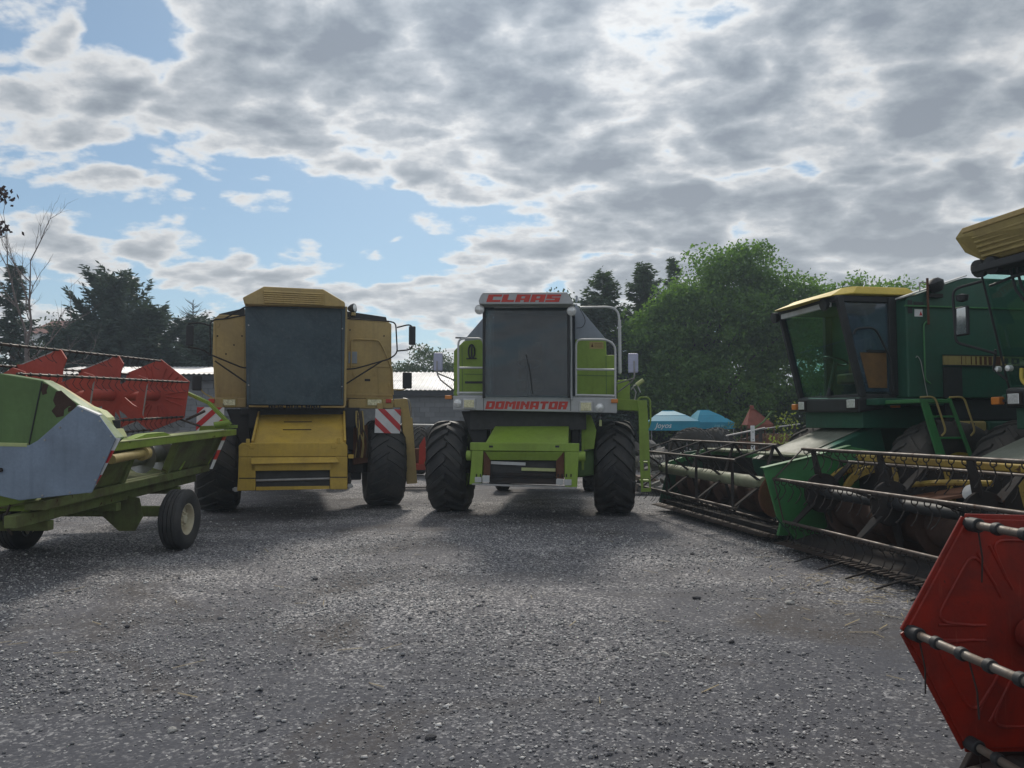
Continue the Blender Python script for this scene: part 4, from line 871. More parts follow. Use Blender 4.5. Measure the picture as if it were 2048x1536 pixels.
p, q = F.Y(988, 609, yc - .06), F.Y(1116, 614, yc - .06); MB().box(p.x, q.x, yc - .08, yc - .02, q.z, p.z + .02).build('sun_visor', M['silver'], T, .004)
MB().box(X0 - .05, X1 + .05, yr + .05, -.3, ztp + .0, ztp + .05).build('roof_lining', M['black'], T)
round_lamp(F, T, 959, 619, .078, yr + .1, M['lamp_glass'], (0, -1, -.08), 'work_lamp', 'silver'); round_lamp(F, T, 1143, 622, .075, yr + .1, M['lamp_glass'], (.1, -1, -.15), 'work_lamp', 'silver')
MB().tube(rnd([F.Y(1160, 618, yt), F.Y(1172, 640, yt), F.Y(1166, 655, yt), F.Y(1153, 656, yt)], .2), .006, 5).build('cable', M['black'], T)
MB().cyl(F.Y(1153, 604, -.2), F.Y(1153.5, 592, -.2), .018, 8).build('beacon_stub', M['slate_grey'], T)
# railings
ry = -.95
pipes(F, T, 'railing', M['silver'], .0175, [[(916.6, 790, ry), (916.6, 677, ry), (967, 677, ry), (967, 790, ry)], [(917, 735.6, ry), (967, 735.6, ry)], [(914, 785.6, ry), (968, 785.6, ry)],
    [(1152, 792, ry), (1152, 679, ry), (1214, 679, ry), (1230.6, 691, ry), (1230.6, 797, ry)], [(1152, 738.5, ry), (1230.6, 739.5, ry)], [(1152, 790, ry), (1230.6, 791.5, ry)]], .10)
pipes(F, T, 'grab_rail', M['silver'], .019, [[(1160, 614.7, -.3), (1226, 613.8, -.3), (1238.4, 627, -.3), (1240, 748, -.3)]], .14)
MB().cyl(F.Y(1239, 640, -.32), F.Y(1240, 746, -.32), .028, 10).build('grip_sleeve', M['silver'], T, smooth=True)
MB().tube([F.Y(911, 675.5, ry), F.Y(935, 676, ry)], .012, 6).build('rail_end', M['dark_steel'], T)
# bumper with lamps
yb = -1.05
bc = [(906, 791.5), (1234, 796.5), (1234, 826), (906, 819.5)]
bp = MB().prism([F.Y(*p, yb) for p in bc], (0, .12, 0)).build('bumper', M['claas_grey'], T, .01)
MB().prism([F.Y(*p, yb + .122) for p in ((915, 788), (1228, 794), (1228, 806), (915, 800))], (0, .75, 0)).build('platform', M['claas_grey'], T, .006)
for px in (967, 1141): MB().beam(F.Y(px, 793, yb - .003), F.Y(px, 822, yb - .003), .006, .006, (1, 0, 0)).build('seam', M['dark_steel'], bp)
lettering('DOMINATOR', F.Y(970.5, 818, yb - .002), F.Y(1136.5, 818.7, yb - .002), F.Y(970.5, 802.5, yb - .002), (0, -1, 0), .20, M['claas_red'], bp, gap=1.0)
for px, py, x0, x1, y0, y1, mat in ((915, 806, 925.5, 952, 797, 818.5, 'lamp_yellow'), (1199.5, 815, 1158, 1186, 802, 825, 'lamp_yellow')):
    round_lamp(F, bp, px, py, .073, yb - .01, M['lamp_glass'], (0, -1, 0), 'round_lamp', 'silver')
    p, q = F.Y(x0, y0, yb), F.Y(x1, y1, yb); hl = MB().box(p.x, q.x, yb - .03, yb + .01, q.z, p.z).build('headlight', M['silver'], bp, .02)
    MB().box(p.x + .025, q.x - .025, yb - .036, yb - .02, q.z + .025, p.z - .025).build('headlight_glass', M[mat], hl, .012)
for px, py in ((1229, 802), (897, 794.5)):
    c = F.Y(px, py, yb); ob = MB().box(c.x - .055, c.x + .055, yb - .03, yb + .05, c.z - .032, c.z + .032).build('indicator_lamp', M['orange'], T, .01)
p, q = F.Y(897, 796, yb), F.Y(908, 796, yb); MB().box(p.x, q.x, yb + .03, yb + .06, p.z - .02, p.z + .01).build('lamp_bracket', M['dark_steel'], T)
# mirrors
mirror(F, T, 877, 724, .15, .30, -1.0, M['mirror_back']); mirror(F, T, 1266, 726.5, .16, .31, -1.0, M['mirror_back'])
pipes(F, T, 'mirror_arm', M['steel'], .012, [[(874, 722, -1.06), (874, 748, -1.06), (881, 760, -1.0), (908, 781, -.6)], [(876, 747, -1.05), (910, 761, -.6)],
    [(1268, 722, -1.06), (1269, 756, -1.06), (1263, 764, -1.0), (1236, 784, -.6)], [(1268, 756, -1.05), (1235, 767, -.7)]], .06)
# feeder
a = [F.Y(990, 852, -.85), F.Y(1138, 852, -.85)]; b = [F.Y(969, 888, -1.7), F.Y(1136, 888, -1.7)]; dn = Vector((0, .1, -.6))
fh = MB().loft([a[0], a[1], a[1] + dn, a[0] + dn], [b[0], b[1], b[1] + dn * .8, b[0] + dn * .8]).build('feeder_house', M['lime'], T, .012)
MB().prism([F.Y(*p, -.80) for p in ((975, 825), (1150, 828), (1148, 860), (985, 860))], (0, .5, 0)).build('feeder_shield', M['shield_green'], T, .01)
MB().prism([F.Y(*p, -.75) for p in ((922, 822), (975, 822), (975, 880), (950, 900))], (0, .4, 0)).build('drive_housing', M['black'], T, .02)
MB().prism([F.Y(*p, -.75) for p in ((1142, 828), (1160, 828), (1156, 930), (1142, 930))], (0, .4, 0)).build('drive_housing', M['black'], T, .02)
MB().prism([F.Y(*p, -.7) for p in ((1166, 828), (1182, 830), (1193, 860), (1188, 898), (1168, 900))], (0, .06, 0)).build('side_shield', M['lime'], T, .01)
MB().prism([F.Y(*p, -.72) for p in ((1163, 830), (1168, 830), (1168, 940), (1163, 940))], (0, .1, 0)).build('strut', M['lime'], T, .006)
MB().prism([F.Y(*p, -.5) for p in ((1155, 905), (1190, 898), (1190, 950), (1155, 955))], (0, .4, 0)).build('gear_case', M['shield_green'], T, .03)
MB().beam(F.Y(1200, 828, -.9), F.Y(1200.5, 840, -.9), .006, .006).build('tag_wire', M['steel'], T); c = F.Y(1201, 846, -.9); MB().box(c.x - .02, c.x + .02, -.91, -.895, c.z - .05, c.z + .05).build('tag', M['lime_pale'], T)
yf = -1.85; P = lambda px, py, dy=0: F.Y(px, py, yf + dy)
mb = MB(); th = (0, .15, 0)
mb.prism([P(940, 885), P(1158.7, 887), P(1158, 904), P(940, 901)], th)
mb.prism([P(943, 901.3), P(967, 901.6), P(964, 950), P(962, 968), P(938.4, 969), P(942, 930)], th)
mb.prism([P(1129, 903.6), P(1158, 904.2), P(1156, 940), P(1154, 977), P(1130, 975), P(1129, 950)], th)
fr_ = mb.build('header_frame', M['lime'], T, .01)
MB().prism([P(970, 903.5, -.004), P(1127, 904.5, -.004), P(1116, 921, .05), P(981, 920, .05)], (0, .03, 0)).build('throat_flare', M['lime'], fr_, .005)
MB().prism([P(967.5, 904, -.002), P(970, 904, -.002), P(981, 920, .05), P(980, 955, .05), P(967, 955, -.002)], (0, .03, 0)).build('throat_cheek', M['rust'], fr_, .005)
MB().prism([P(1128, 905, -.002), P(1126, 905, -.002), P(1112, 922, .05), P(1112, 957, .05), P(1128, 958, -.002)], (0, .03, 0)).build('throat_cheek', M['rust'], fr_, .005)
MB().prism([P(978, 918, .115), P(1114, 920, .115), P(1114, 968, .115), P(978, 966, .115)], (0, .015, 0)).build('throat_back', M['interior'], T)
for a_, b_, mt in (((982, 925), (1051, 928), 'silver'), ((1043, 938), (1111, 940), 'lime_pale'), ((984, 948), (1110, 950), 'dark_steel')):
    MB().beam(P(*a_, .09), P(*b_, .09), .03, .045).build('feed_chain_bar', M[mt], T)
MB().prism([P(980, 955, .10), P(1112, 957, .10), P(1112, 968, .0), P(980, 966, .0)], (0, .05, -.01)).build('throat_floor', M['dark_steel'], fr_)
MB().prism([P(945, 966.5, -.03), P(1154, 974.5, -.03), P(1153, 978.5, -.03), P(943, 970, -.03)], (0, .16, 0)).build('lower_lip', M['steel'], fr_, .004)
for x0, x1, y0, y1 in ((949.5, 963, 954, 965), (964.5, 979, 951, 964.5), (1112, 1126.5, 958.5, 970), (1128, 1143, 959, 971)):
    p, q = P(x0, y0, -.012), P(x1, y1, -.012); MB().box(p.x, q.x, p.y, p.y + .03, q.z, p.z).build('latch_plate', M['silver'], fr_, .004)
for x in (953, 961, 972, 1116, 1124, 1133, 1142): MB().cyl(P(x, 954, 0), P(x, 948, 0), .010, 6).build('bolt', M['dark_steel'], fr_)
for x in (982, 1114.5): p, q = P(x - 4, 891, -.004), P(x + 4, 895, -.004); MB().box(p.x, q.x, p.y, p.y + .01, q.z, p.z).build('slot', M['black'], fr_)
for x0, x1, y in ((933, 943, 911), (1157, 1171, 913)):
    p, q = P(x0, y, .06), P(x1, y, .06); MB().cyl(p, q, .075, 16).build('pivot_pin', M['lime'], fr_, .01, True)
# right platform, lever box and folded ladder
MB().prism([F.Y(*p, -.55) for p in ((1235, 760), (1255, 759), (1260, 767), (1260, 800), (1235, 800))], (0, .5, 0)).build('lever_box', M['lime'], T, .01)
MB().prism([F.Y(*p, -.6) for p in ((1234, 797), (1277, 800), (1279, 822), (1264, 821), (1234, 820))], (0, .5, 0)).build('ladder_bracket', M['lime'], T, .01)
lad = MB(); L = [(1275, 800.5), (1294, 800.5), (1297, 850), (1302.5, 983.4), (1282, 984), (1279, 900), (1277, 822)]
SL = [[(1287.5, 924), (1295, 922), (1296, 939), (1288.5, 940)], [(1286, 961), (1298, 959), (1299, 975), (1287, 976)]]
Pl = lambda q: F.Y(*q, -.72)
lad.prism([Pl(q) for q in ((1275, 800.5), (1294, 800.5), (1297, 850), (1299.7, 920), (1279.8, 921), (1279, 900), (1277, 822))], (0, .03, 0))
lad.prism([Pl(q) for q in ((1279.8, 921), (1287, 920.7), (1288.5, 941), (1280.6, 942))], (0, .03, 0)).prism([Pl(q) for q in ((1295, 920.2), (1299.7, 920), (1300.5, 941), (1296, 941))], (0, .03, 0))
lad.prism([Pl(q) for q in ((1280.6, 942), (1300.5, 941), (1301.3, 957), (1281.2, 958))], (0, .03, 0))
lad.prism([Pl(q) for q in ((1281.2, 958), (1286, 957.8), (1287, 976), (1282, 977))], (0, .03, 0)).prism([Pl(q) for q in ((1298, 957.2), (1301.3, 957), (1302, 976), (1299, 976))], (0, .03, 0))
lad.prism([Pl(q) for q in ((1282, 977), (1302, 976), (1302.5, 983.4), (1282, 984))], (0, .03, 0))
lo = lad.build('boarding_ladder', M['lime'], T, .004)
for py in (845, 885, 925, 962): p, q = Pl((1280, py)), Pl((1298, py)); MB().box(p.x, q.x, -.69, -.45, p.z - .012, p.z + .012).build('step', M['lime'], lo)
MB().tube(rnd([F.Y(1276, 800, -.66), F.Y(1280, 794, -.66), F.Y(1300, 795, -.66), F.Y(1301.5, 842, -.66), F.Y(1297, 856, -.66)], .08), .015, 8).build('hand_rail', M['lime'], lo, smooth=True)
MB().cyl(F.Y(1273, 770, -.4), F.Y(1287, 760, -.4), .035, 10).build('hydraulic_cylinder', M['lime_pale'], T, smooth=True)
for p_ in ([(1262, 780, -.4), (1268, 772, -.4), (1274, 769, -.4)], [(1266, 774, -.4), (1272, 785, -.4), (1269, 800, -.4)], [(1274, 769, -.4), (1281, 785, -.4)]):
    MB().tube([F.Y(*q) for q in p_], .012, 6).build('linkage', M['steel'], T)
M['bat_steel'] = paint('bat_steel', (.17, .15, .13), .45, (.14, .09, .06), .6, 9.0, rust=.2, metal=.4)
# ================================================================== dark green combines on the right
def green_combine(F, label, visor, far):
    T = thing('combine_harvester', label, 'combine', F)
    tm = tyre_mesh(.79, .62, .36, 20, .035, worn=.9) if far else bpy.data.meshes['tyre_green']
    if far: tm.name = 'tyre_green'
    for sd in (-1, 1): wheel(T, sd * 1.28, 0, .78, .79, .62, .36, tm, M['jd_yellow'], sd, M['rubber_old'])
    tr = tyre_mesh(.5, .34, .25, 18, .025)
    for sd in (-1, 1): wheel(T, sd * .95, 3.7, .495, .5, .34, .25, tr, M['jd_yellow'], sd)
    MB().box(-1.0, 1.0, -.15, .15, .6, .95).cyl((-1.2, 0, .78), (1.2, 0, .78), .12, 12).build('front_axle', M['dark_steel'], T, .02)
    MB().cyl((-.95, 3.7, .495), (.95, 3.7, .495), .08, 10).box(-.1, .1, 3.55, 3.85, .42, 1.0).build('rear_axle', M['dark_steel'], T)
    MB().box(-.72, .72, .2, 4.6, .85, 1.9).box(-.6, .6, .4, 3.3, .55, .85).build('hull', M['jd_green'], T, .03)
    MB().prism([(-.98, -.30, 1.86), (-.98, 2.75, 1.86), (-.98, 2.75, 3.0), (-.98, 1.85, 3.52), (-.98, .63, 3.52), (-.98, -.30, 3.2)], (1.96, 0, 0)).build('grain_tank', M['jd_green'], T, .02)
    MB().box(-.9, .9, 2.76, 4.4, 1.7, 2.9).prism([(-.86, 4.4, 1.4), (-.86, 5.4, 1.2), (-.86, 5.4, 2.1), (-.86, 4.4, 2.9)], (1.72, 0, 0)).build('engine_hood', M['jd_green'], T, .05)
    MB().prism([(1.0, -.36, 3.205), (1.0, .63, 3.535), (1.0, .63, 3.55), (1.0, -.36, 3.225)], (-.16, 0, 0)).build('tank_cover_edge', M['silver'], T)
    MB().beam((1.0, -.34, 3.10), (1.0, 2.7, 3.10), .03, .02).build('seam', M['jd_green_light'], T)
    # side shields under the tank
    MB().box(.86, 1.0, .9, 3.9, .62, 1.55).build('side_shield', M['jd_green'], T, .03)
    MB().box(.88, .985, .42, .88, .95, 1.55).build('side_shield', M['jd_tan'], T, .03)
    MB().box(.74, .92, .3, 2.7, 1.57, 1.84).build('belt_recess', M['black'], T)
    MB().box(.9, .97, .52, 1.35, 1.86, 2.26).build('tool_door', M['jd_green_light'], T, .02)
    MB().box(.985, 1.004, .22, .50, 1.86, 2.28).build('dark_recess', M['black'], T)
    # model stripe
    s = MB().box(.985, 1.006, .225, 2.7, 2.31, 2.435).build('model_stripe', M['jd_tan'], T, .002)
    for a, b in ((.49, .50), (.56, .565), (.64, .655), (.71, .73), (.775, .81), (.845, .885), (.915, .965), (.985, 1.10)):
        MB().box(1.005, 1.009, a, b, 2.316, 2.429).build('stripe_bar', M['rust'], s)
    lettering('1075', (1.0065, 1.16, 2.335), (1.0065, 1.75, 2.335), (1.0065, 1.16, 2.41), (1, 0, 0), 0, M['black'], s, gap=3)
    MB().box(1.005, 1.012, .2, 2.72, 2.295, 2.309).box(1.005, 1.012, .2, 2.72, 2.437, 2.449).build('stripe_edge', M['black'], s)
    # cab
    cb = MB(); P = [(-.72, -.82, 1.93), (.72, -.82, 1.93), (.74, -1.14, 3.22), (-.74, -1.14, 3.22)]
    MB().box(-.74, .74, -.84, .0, 1.80, 1.92).box(-.70, .70, -.30, -.16, 1.92, 2.35).build('cab_floor', M['interior'], T, .01)
    gl = MB().prism(P, (0, .008, 0)).build('windscreen', M['glass_teal'], T)
    for sd in (-1, 1):
        x = sd * .75
        MB().beam((x, -.83, 1.9), (x, -1.15, 3.25), *((.02, .025) if visor else (.07, .09)), (0, 1, 0)).build('front_pillar', M['black'], T, .01)
        MB().box(x - .04, x + .04, -.42, -.32, 1.9, 3.25).build('rear_pillar', M['black'], T, .01)
        wx = x + sd * .004
        MB().prism([(wx, -.80, 1.95), (wx, -.43, 1.95), (wx, -.43, 3.16), (wx, -1.07, 3.16)], (sd * .008, 0, 0)).build('side_window', M['glass_blue' if sd > 0 else 'glass_green'], T)
        MB().box(x - .03, x + .03, -.32, -.02, 1.9, 3.25).build('rear_panel', M['black'], T)
    MB().beam((.775, -.76, 2.50), (.775, -.44, 2.50), .02, .03).build('door_bar', M['black'], T)
    MB().prism([(.766, -.74, 2.0), (.766, -.46, 2.0), (.766, -.46, 2.48), (.766, -.86, 2.48)], (.004, 0, 0)).build('door_panel', M['seat_brown'], T)
    MB().tube(rnd([(.82, -.98, 2.72), (.82, -.95, 2.80), (.82, -.66, 2.82), (.82, -.44, 2.40), (.82, -.40, 1.95)], .1), .016, 8).build('door_handle_rail', M['black'], T, smooth=True)
    # seat, steering wheel
    se = MB().box(-.26, .26, -.55, -.32, 2.1, 2.25).box(-.25, .25, -.36, -.30, 2.25, 2.75).build('seat', M['seat_brown'], T, .04)
    MB().cyl((0, -.85, 1.92), (0, -.72, 2.42), .03, 8).ring((0, -.72, 2.43), (0, .35, 1), .17, .014, 20, 6).build('steering_wheel', M['black'], T, smooth=True)
    # light panel
    lp = MB().loft([(-.74, -.90, 1.69), (.76, -.90, 1.66), (.77, -.90, 1.86), (-.74, -.90, 1.91)], [(-.74, -.5, 1.72), (.76, -.5, 1.72), (.77, -.5, 1.92), (-.74, -.5, 1.92)]).build('light_panel', M['black'], T, .03)
    for x0, x1 in ((-.70, -.50), (.52, .75)):
        hl = MB().box(x0, x1, -.925, -.89, 1.71, 1.86).build('headlight', M['dark_steel'], lp, .01)
        MB().box(x0 + .025, x1 - .025, -.932, -.92, 1.73, 1.845).build('headlight_glass', M['lamp_glass'], hl, .008)
    for x, y in ((-.92, -.84), (.80, -.38)):
        MB().box(x - .06, x + .06, y - .03, y + .05, 1.73, 1.82).build('indicator_lamp', M['orange'], T, .012)
    MB().box(-.9, -.72, -.82, -.76, 1.76, 1.79).build('lamp_bracket', M['black'], T)
    MB().box(.74, 1.02, -.78, .2, 1.76, 1.85).box(-1.0, -.74, -.7, .2, 1.76, 1.85).box(-.7, .7, -.8, .3, 1.45, 1.75).build('platform', M['jd_green'], T, .012)
    # roof
    if not visor:
        lo_, up_ = [], []
        for a, b, x_ in ((-1.30, .02, .86),):
            lo_ = [(-.5, -1.42, 3.22), (.5, -1.42, 3.22), (.74, -1.26, 3.25), (.82, -.98, 3.28), (.82, .05, 3.28), (-.82, .05, 3.28), (-.82, -.98, 3.28), (-.74, -1.26, 3.25)]
            up_ = [(-.45, -1.08, 3.36), (.45, -1.08, 3.36), (.62, -1.0, 3.39), (.70, -.82, 3.41), (.70, -.05, 3.41), (-.70, -.05, 3.41), (-.70, -.82, 3.41), (-.62, -1.0, 3.39)]
        rf = MB().loft(lo_, up_).build('cab_roof', M['jd_yellow'], T, .03, seg=3)
        MB().box(-.76, .76, -1.20, .02, 3.18, 3.262).build('roof_lining', M['black'], T, .01)
        MB().box(-.62, .62, -1.22, -1.17, 3.12, 3.19).build('sun_visor', M['silver'], T)
        for x in (-.78, .55): MB().lathe([(.001, -.1), (.05, -.09), (.085, -.02), (.085, .02), (.001, .03)], (x, -1.24, 3.16), (0, -1, -.2), 14).build('work_lamp', M['black'], T, smooth=True)
    else:
        rf = MB().loft([(-.52, -1.30, 3.30), (.80, -1.30, 3.30), (.80, -1.42, 3.43), (.82, -1.50, 3.60), (.72, -1.50, 3.68), (-.62, -1.50, 3.68), (-.715, -1.50, 3.60), (-.67, -1.42, 3.43)],
                       [(-.60, .15, 3.28), (.80, .15, 3.28), (.80, .15, 3.43), (.82, .15, 3.58), (.74, .15, 3.66), (-.64, .15, 3.66), (-.72, .15, 3.58), (-.68, .15, 3.43)]).build('cab_roof', M['jd_tan'], T, .012)
        MB().box(-.60, .70, -1.512, -1.46, 3.625, 3.685).build('roof_trim', M['nh_yellow'], rf, .008)
        for k in range(5):
            z = 3.34 + k * .05; MB().box(-.50, .76, -1.365 - .028 * k, -1.30 - .028 * k, z, z + .03).build('roof_slat', M['jd_tan'], rf, .006)
        MB().box(-.66, .80, -1.36, .1, 3.19, 3.279).build('roof_lining', M['black'], T, .015)
        for x in (-.58, -.40): MB().lathe([(.001, -.16), (.07, -.14), (.10, -.05), (.10, .0), (.001, .02)], (x, -1.34, 3.23), (0, -1, -.25), 14).build('work_lamp', M['black'], T, smooth=True)
    # antenna pipe, beacon
    MB().tube([(1.02, .0, 2.85), (1.02, .0, 3.48)], .016, 8).build('exhaust_pipe', M['rust'], T, smooth=True)
    MB().tube(rnd([(1.02, -.03, 3.42), (1.02, -.12, 3.42), (1.02, -.12, 3.30)], .03), .01, 6).build('bracket', M['steel'], T)
    MB().lathe([(.001, -.09), (.06, -.08), (.10, -.02), (.11, .05), (.06, .10), (.001, .11)], (1.02, .13, 3.38), (0, -.4, 1), 16).build('beacon', M['black'], T, smooth=True)
    MB().box(1.0, 1.04, .02, .22, 3.22, 3.27).build('beacon_mount', M['dark_steel'], T)
    if far:
        s1 = MB().box(.981, .986, -.18, -.06, 2.96, 3.06).build('warning_label', M['white'], T)
        MB().prism([(.987, -.11, 2.975), (.987, -.065, 2.975), (.987, -.0875, 3.035)], (.002, 0, 0)).build('warning_triangle', M['sign_red'], s1)
        MB().box(.981, .986, -.19, -.04, 3.08, 3.16).build('data_label', M['black'], T)
        MB().box(.981, .987, -.28, -.21, 3.0, 3.18).build('vent', M['black'], T, .02)
        MB().tube(rnd([(1.0, -.03, 1.86), (1.0, -.12, 2.36), (1.0, -.17, 2.43), (1.0, -.19, 2.40)], .05), .006, 5).build('cable', M['steel'], T)
        mb = MB(); mb.tube(rnd([(1.0, .02, 2.05), (1.0, -.06, 2.1), (1.0, -.06, 2.85), (1.0, .0, 2.9)], .04), .012, 6); mb.build('grab_rail', M['jd_green_light'], T, smooth=True)
    # boarding ladder on the near side
    lx = 1.63
    ld = MB().prism([(lx, -.66, 1.81), (lx, -.56, 1.81), (lx + .10, -.30, .78), (lx + .10, -.43, .78)], (.03, 0, 0)).build('boarding_ladder', M['jd_green_light'], T, .006)
    MB().prism([(lx, -.27, 1.83), (lx, -.23, 1.83), (lx + .10, .10, .78), (lx + .10, .05, .78)], (.03, 0, 0)).build('stringer', M['jd_green_light'], ld, .006)
    for k in range(4):
        t = .20 + .26 * k; z = 1.81 - t * 1.03; y0 = -.58 + t * .24; y1 = -.25 + t * .32
        MB().box(lx - .10 + .1 * t, lx + .08 * t, y0, y1, z - .015, z + .01).build('step', M['jd_green_light'], ld, .004)
    for y0 in (-.66, -.25):
        MB().tube(rnd([(lx + .02, y0, 1.84), (lx + .05, y0 + .18, 1.85), (lx + .08, y0 + .30, 1.42), (lx + .05, y0 + .26, 1.36)], .07), .013, 6).build('hand_rail', M['jd_tan'], ld, smooth=True)
    MB().box(1.0, lx + .03, -.68, -.22, 1.77, 1.82).build('landing', M['jd_green_light'], T, .01)
    # feeder house
    a = [(-.58, -.45, 1.50), (.58, -.45, 1.50)]; b = [(-.62, -1.75, .98), (.62, -1.75, .98)]; d = Vector((0, .12, -.55))
    A_, B_ = [Vector(q) for q in a], [Vector(q) for q in b]
    fh = MB().loft([A_[0], A_[1], A_[1] + d, A_[0] + d], [B_[0], B_[1], B_[1] + d * .8, B_[0] + d * .8]).build('feeder_house', M['jd_green'], T, .012)
    MB().loft([A_[0] + Vector((.02, 0, .004)), A_[1] + Vector((-.18, 0, .004)), A_[1] + Vector((-.18, 0, .016)), A_[0] + Vector((.02, 0, .016))], [B_[0] + Vector((.02, 0, .004)), B_[1] + Vector((-.18, 0, .004)), B_[1] + Vector((-.18, 0, .016)), B_[0] + Vector((.02, 0, .016))]).build('top_cover', M['cover_grey'], fh, .003)
    return T
F1 = Fr(5.45, 11.07, -80.2)
T1 = green_combine(F1, 'dark green combine with a rounded yellow cab roof facing left', False, True)
F2 = Fr(6.6, 7.92, -80.2)
T2 = green_combine(F2, 'near green combine at the right edge with a slatted tan roof visor', True, False)
# mirror and wipers of the near cab
mp = [(-.90, -1.20, 3.04), (-.95, -1.28, 3.06), (-.95, -1.28, 2.52), (-.80, -1.02, 2.40)]
MB().tube(rnd([(-.70, -1.18, 3.12), (-.95, -1.30, 3.08), (-.98, -1.32, 3.02), (-.98, -1.30, 2.45), (-.72, -1.0, 2.30)], .06), .016, 8).build('mirror_pipe', M['black'], T2, smooth=True)
o = MB().box(-.99, -.80, -1.30, -1.26, 2.52, 2.86).build('mirror', M['black'], T2, .015); MB().box(-.975, -.815, -1.306, -1.299, 2.54, 2.84).build('mirror_glass', M['mirror'], o)
MB().lathe([(.001, -.05), (.06, -.03), (.07, .03), (.001, .05)], (-.90, -1.27, 2.96), (0, 0, 1), 14).build('round_mirror', M['black'], T2, smooth=True)
for x0, x1 in ((-.30, -.02), (-.22, .1)):
    MB().tube([(x0, -1.19, 3.18), (x0 + .02, -1.15, 2.95), (x1, -1.06, 2.5)], .014, 6).build('wiper', M['black'], T2)
MB().tube(rnd([(-.6, -1.17, 3.05), (-.2, -1.2, 3.09), (.4, -1.2, 3.09)], .1), .016, 6).build('visor_rail', M['black'], T2, smooth=True)
MB().tube(rnd([(-.5, -.9, 2.12), (-.48, -.93, 1.98), (-.35, -.95, 1.90), (.1, -.95, 1.9)], .08), .02, 8).build('guard_pipe', M['jd_yellow'], T2, smooth=True)
for x in (-.78, -.62): MB().lathe([(.001, -.04), (.035, -.03), (.035, .02), (.001, .03)], (x, -.95, 2.13), (0, -1, 0), 10).build('marker_lamp', M['lamp_glass'], T2, smooth=True)
MB().tube([(-.74, -1.0, 2.35), (-.80, -.98, 2.13), (-.70, -.9, 2.0)], .014, 6).build('lamp_stalk', M['black'], T2)

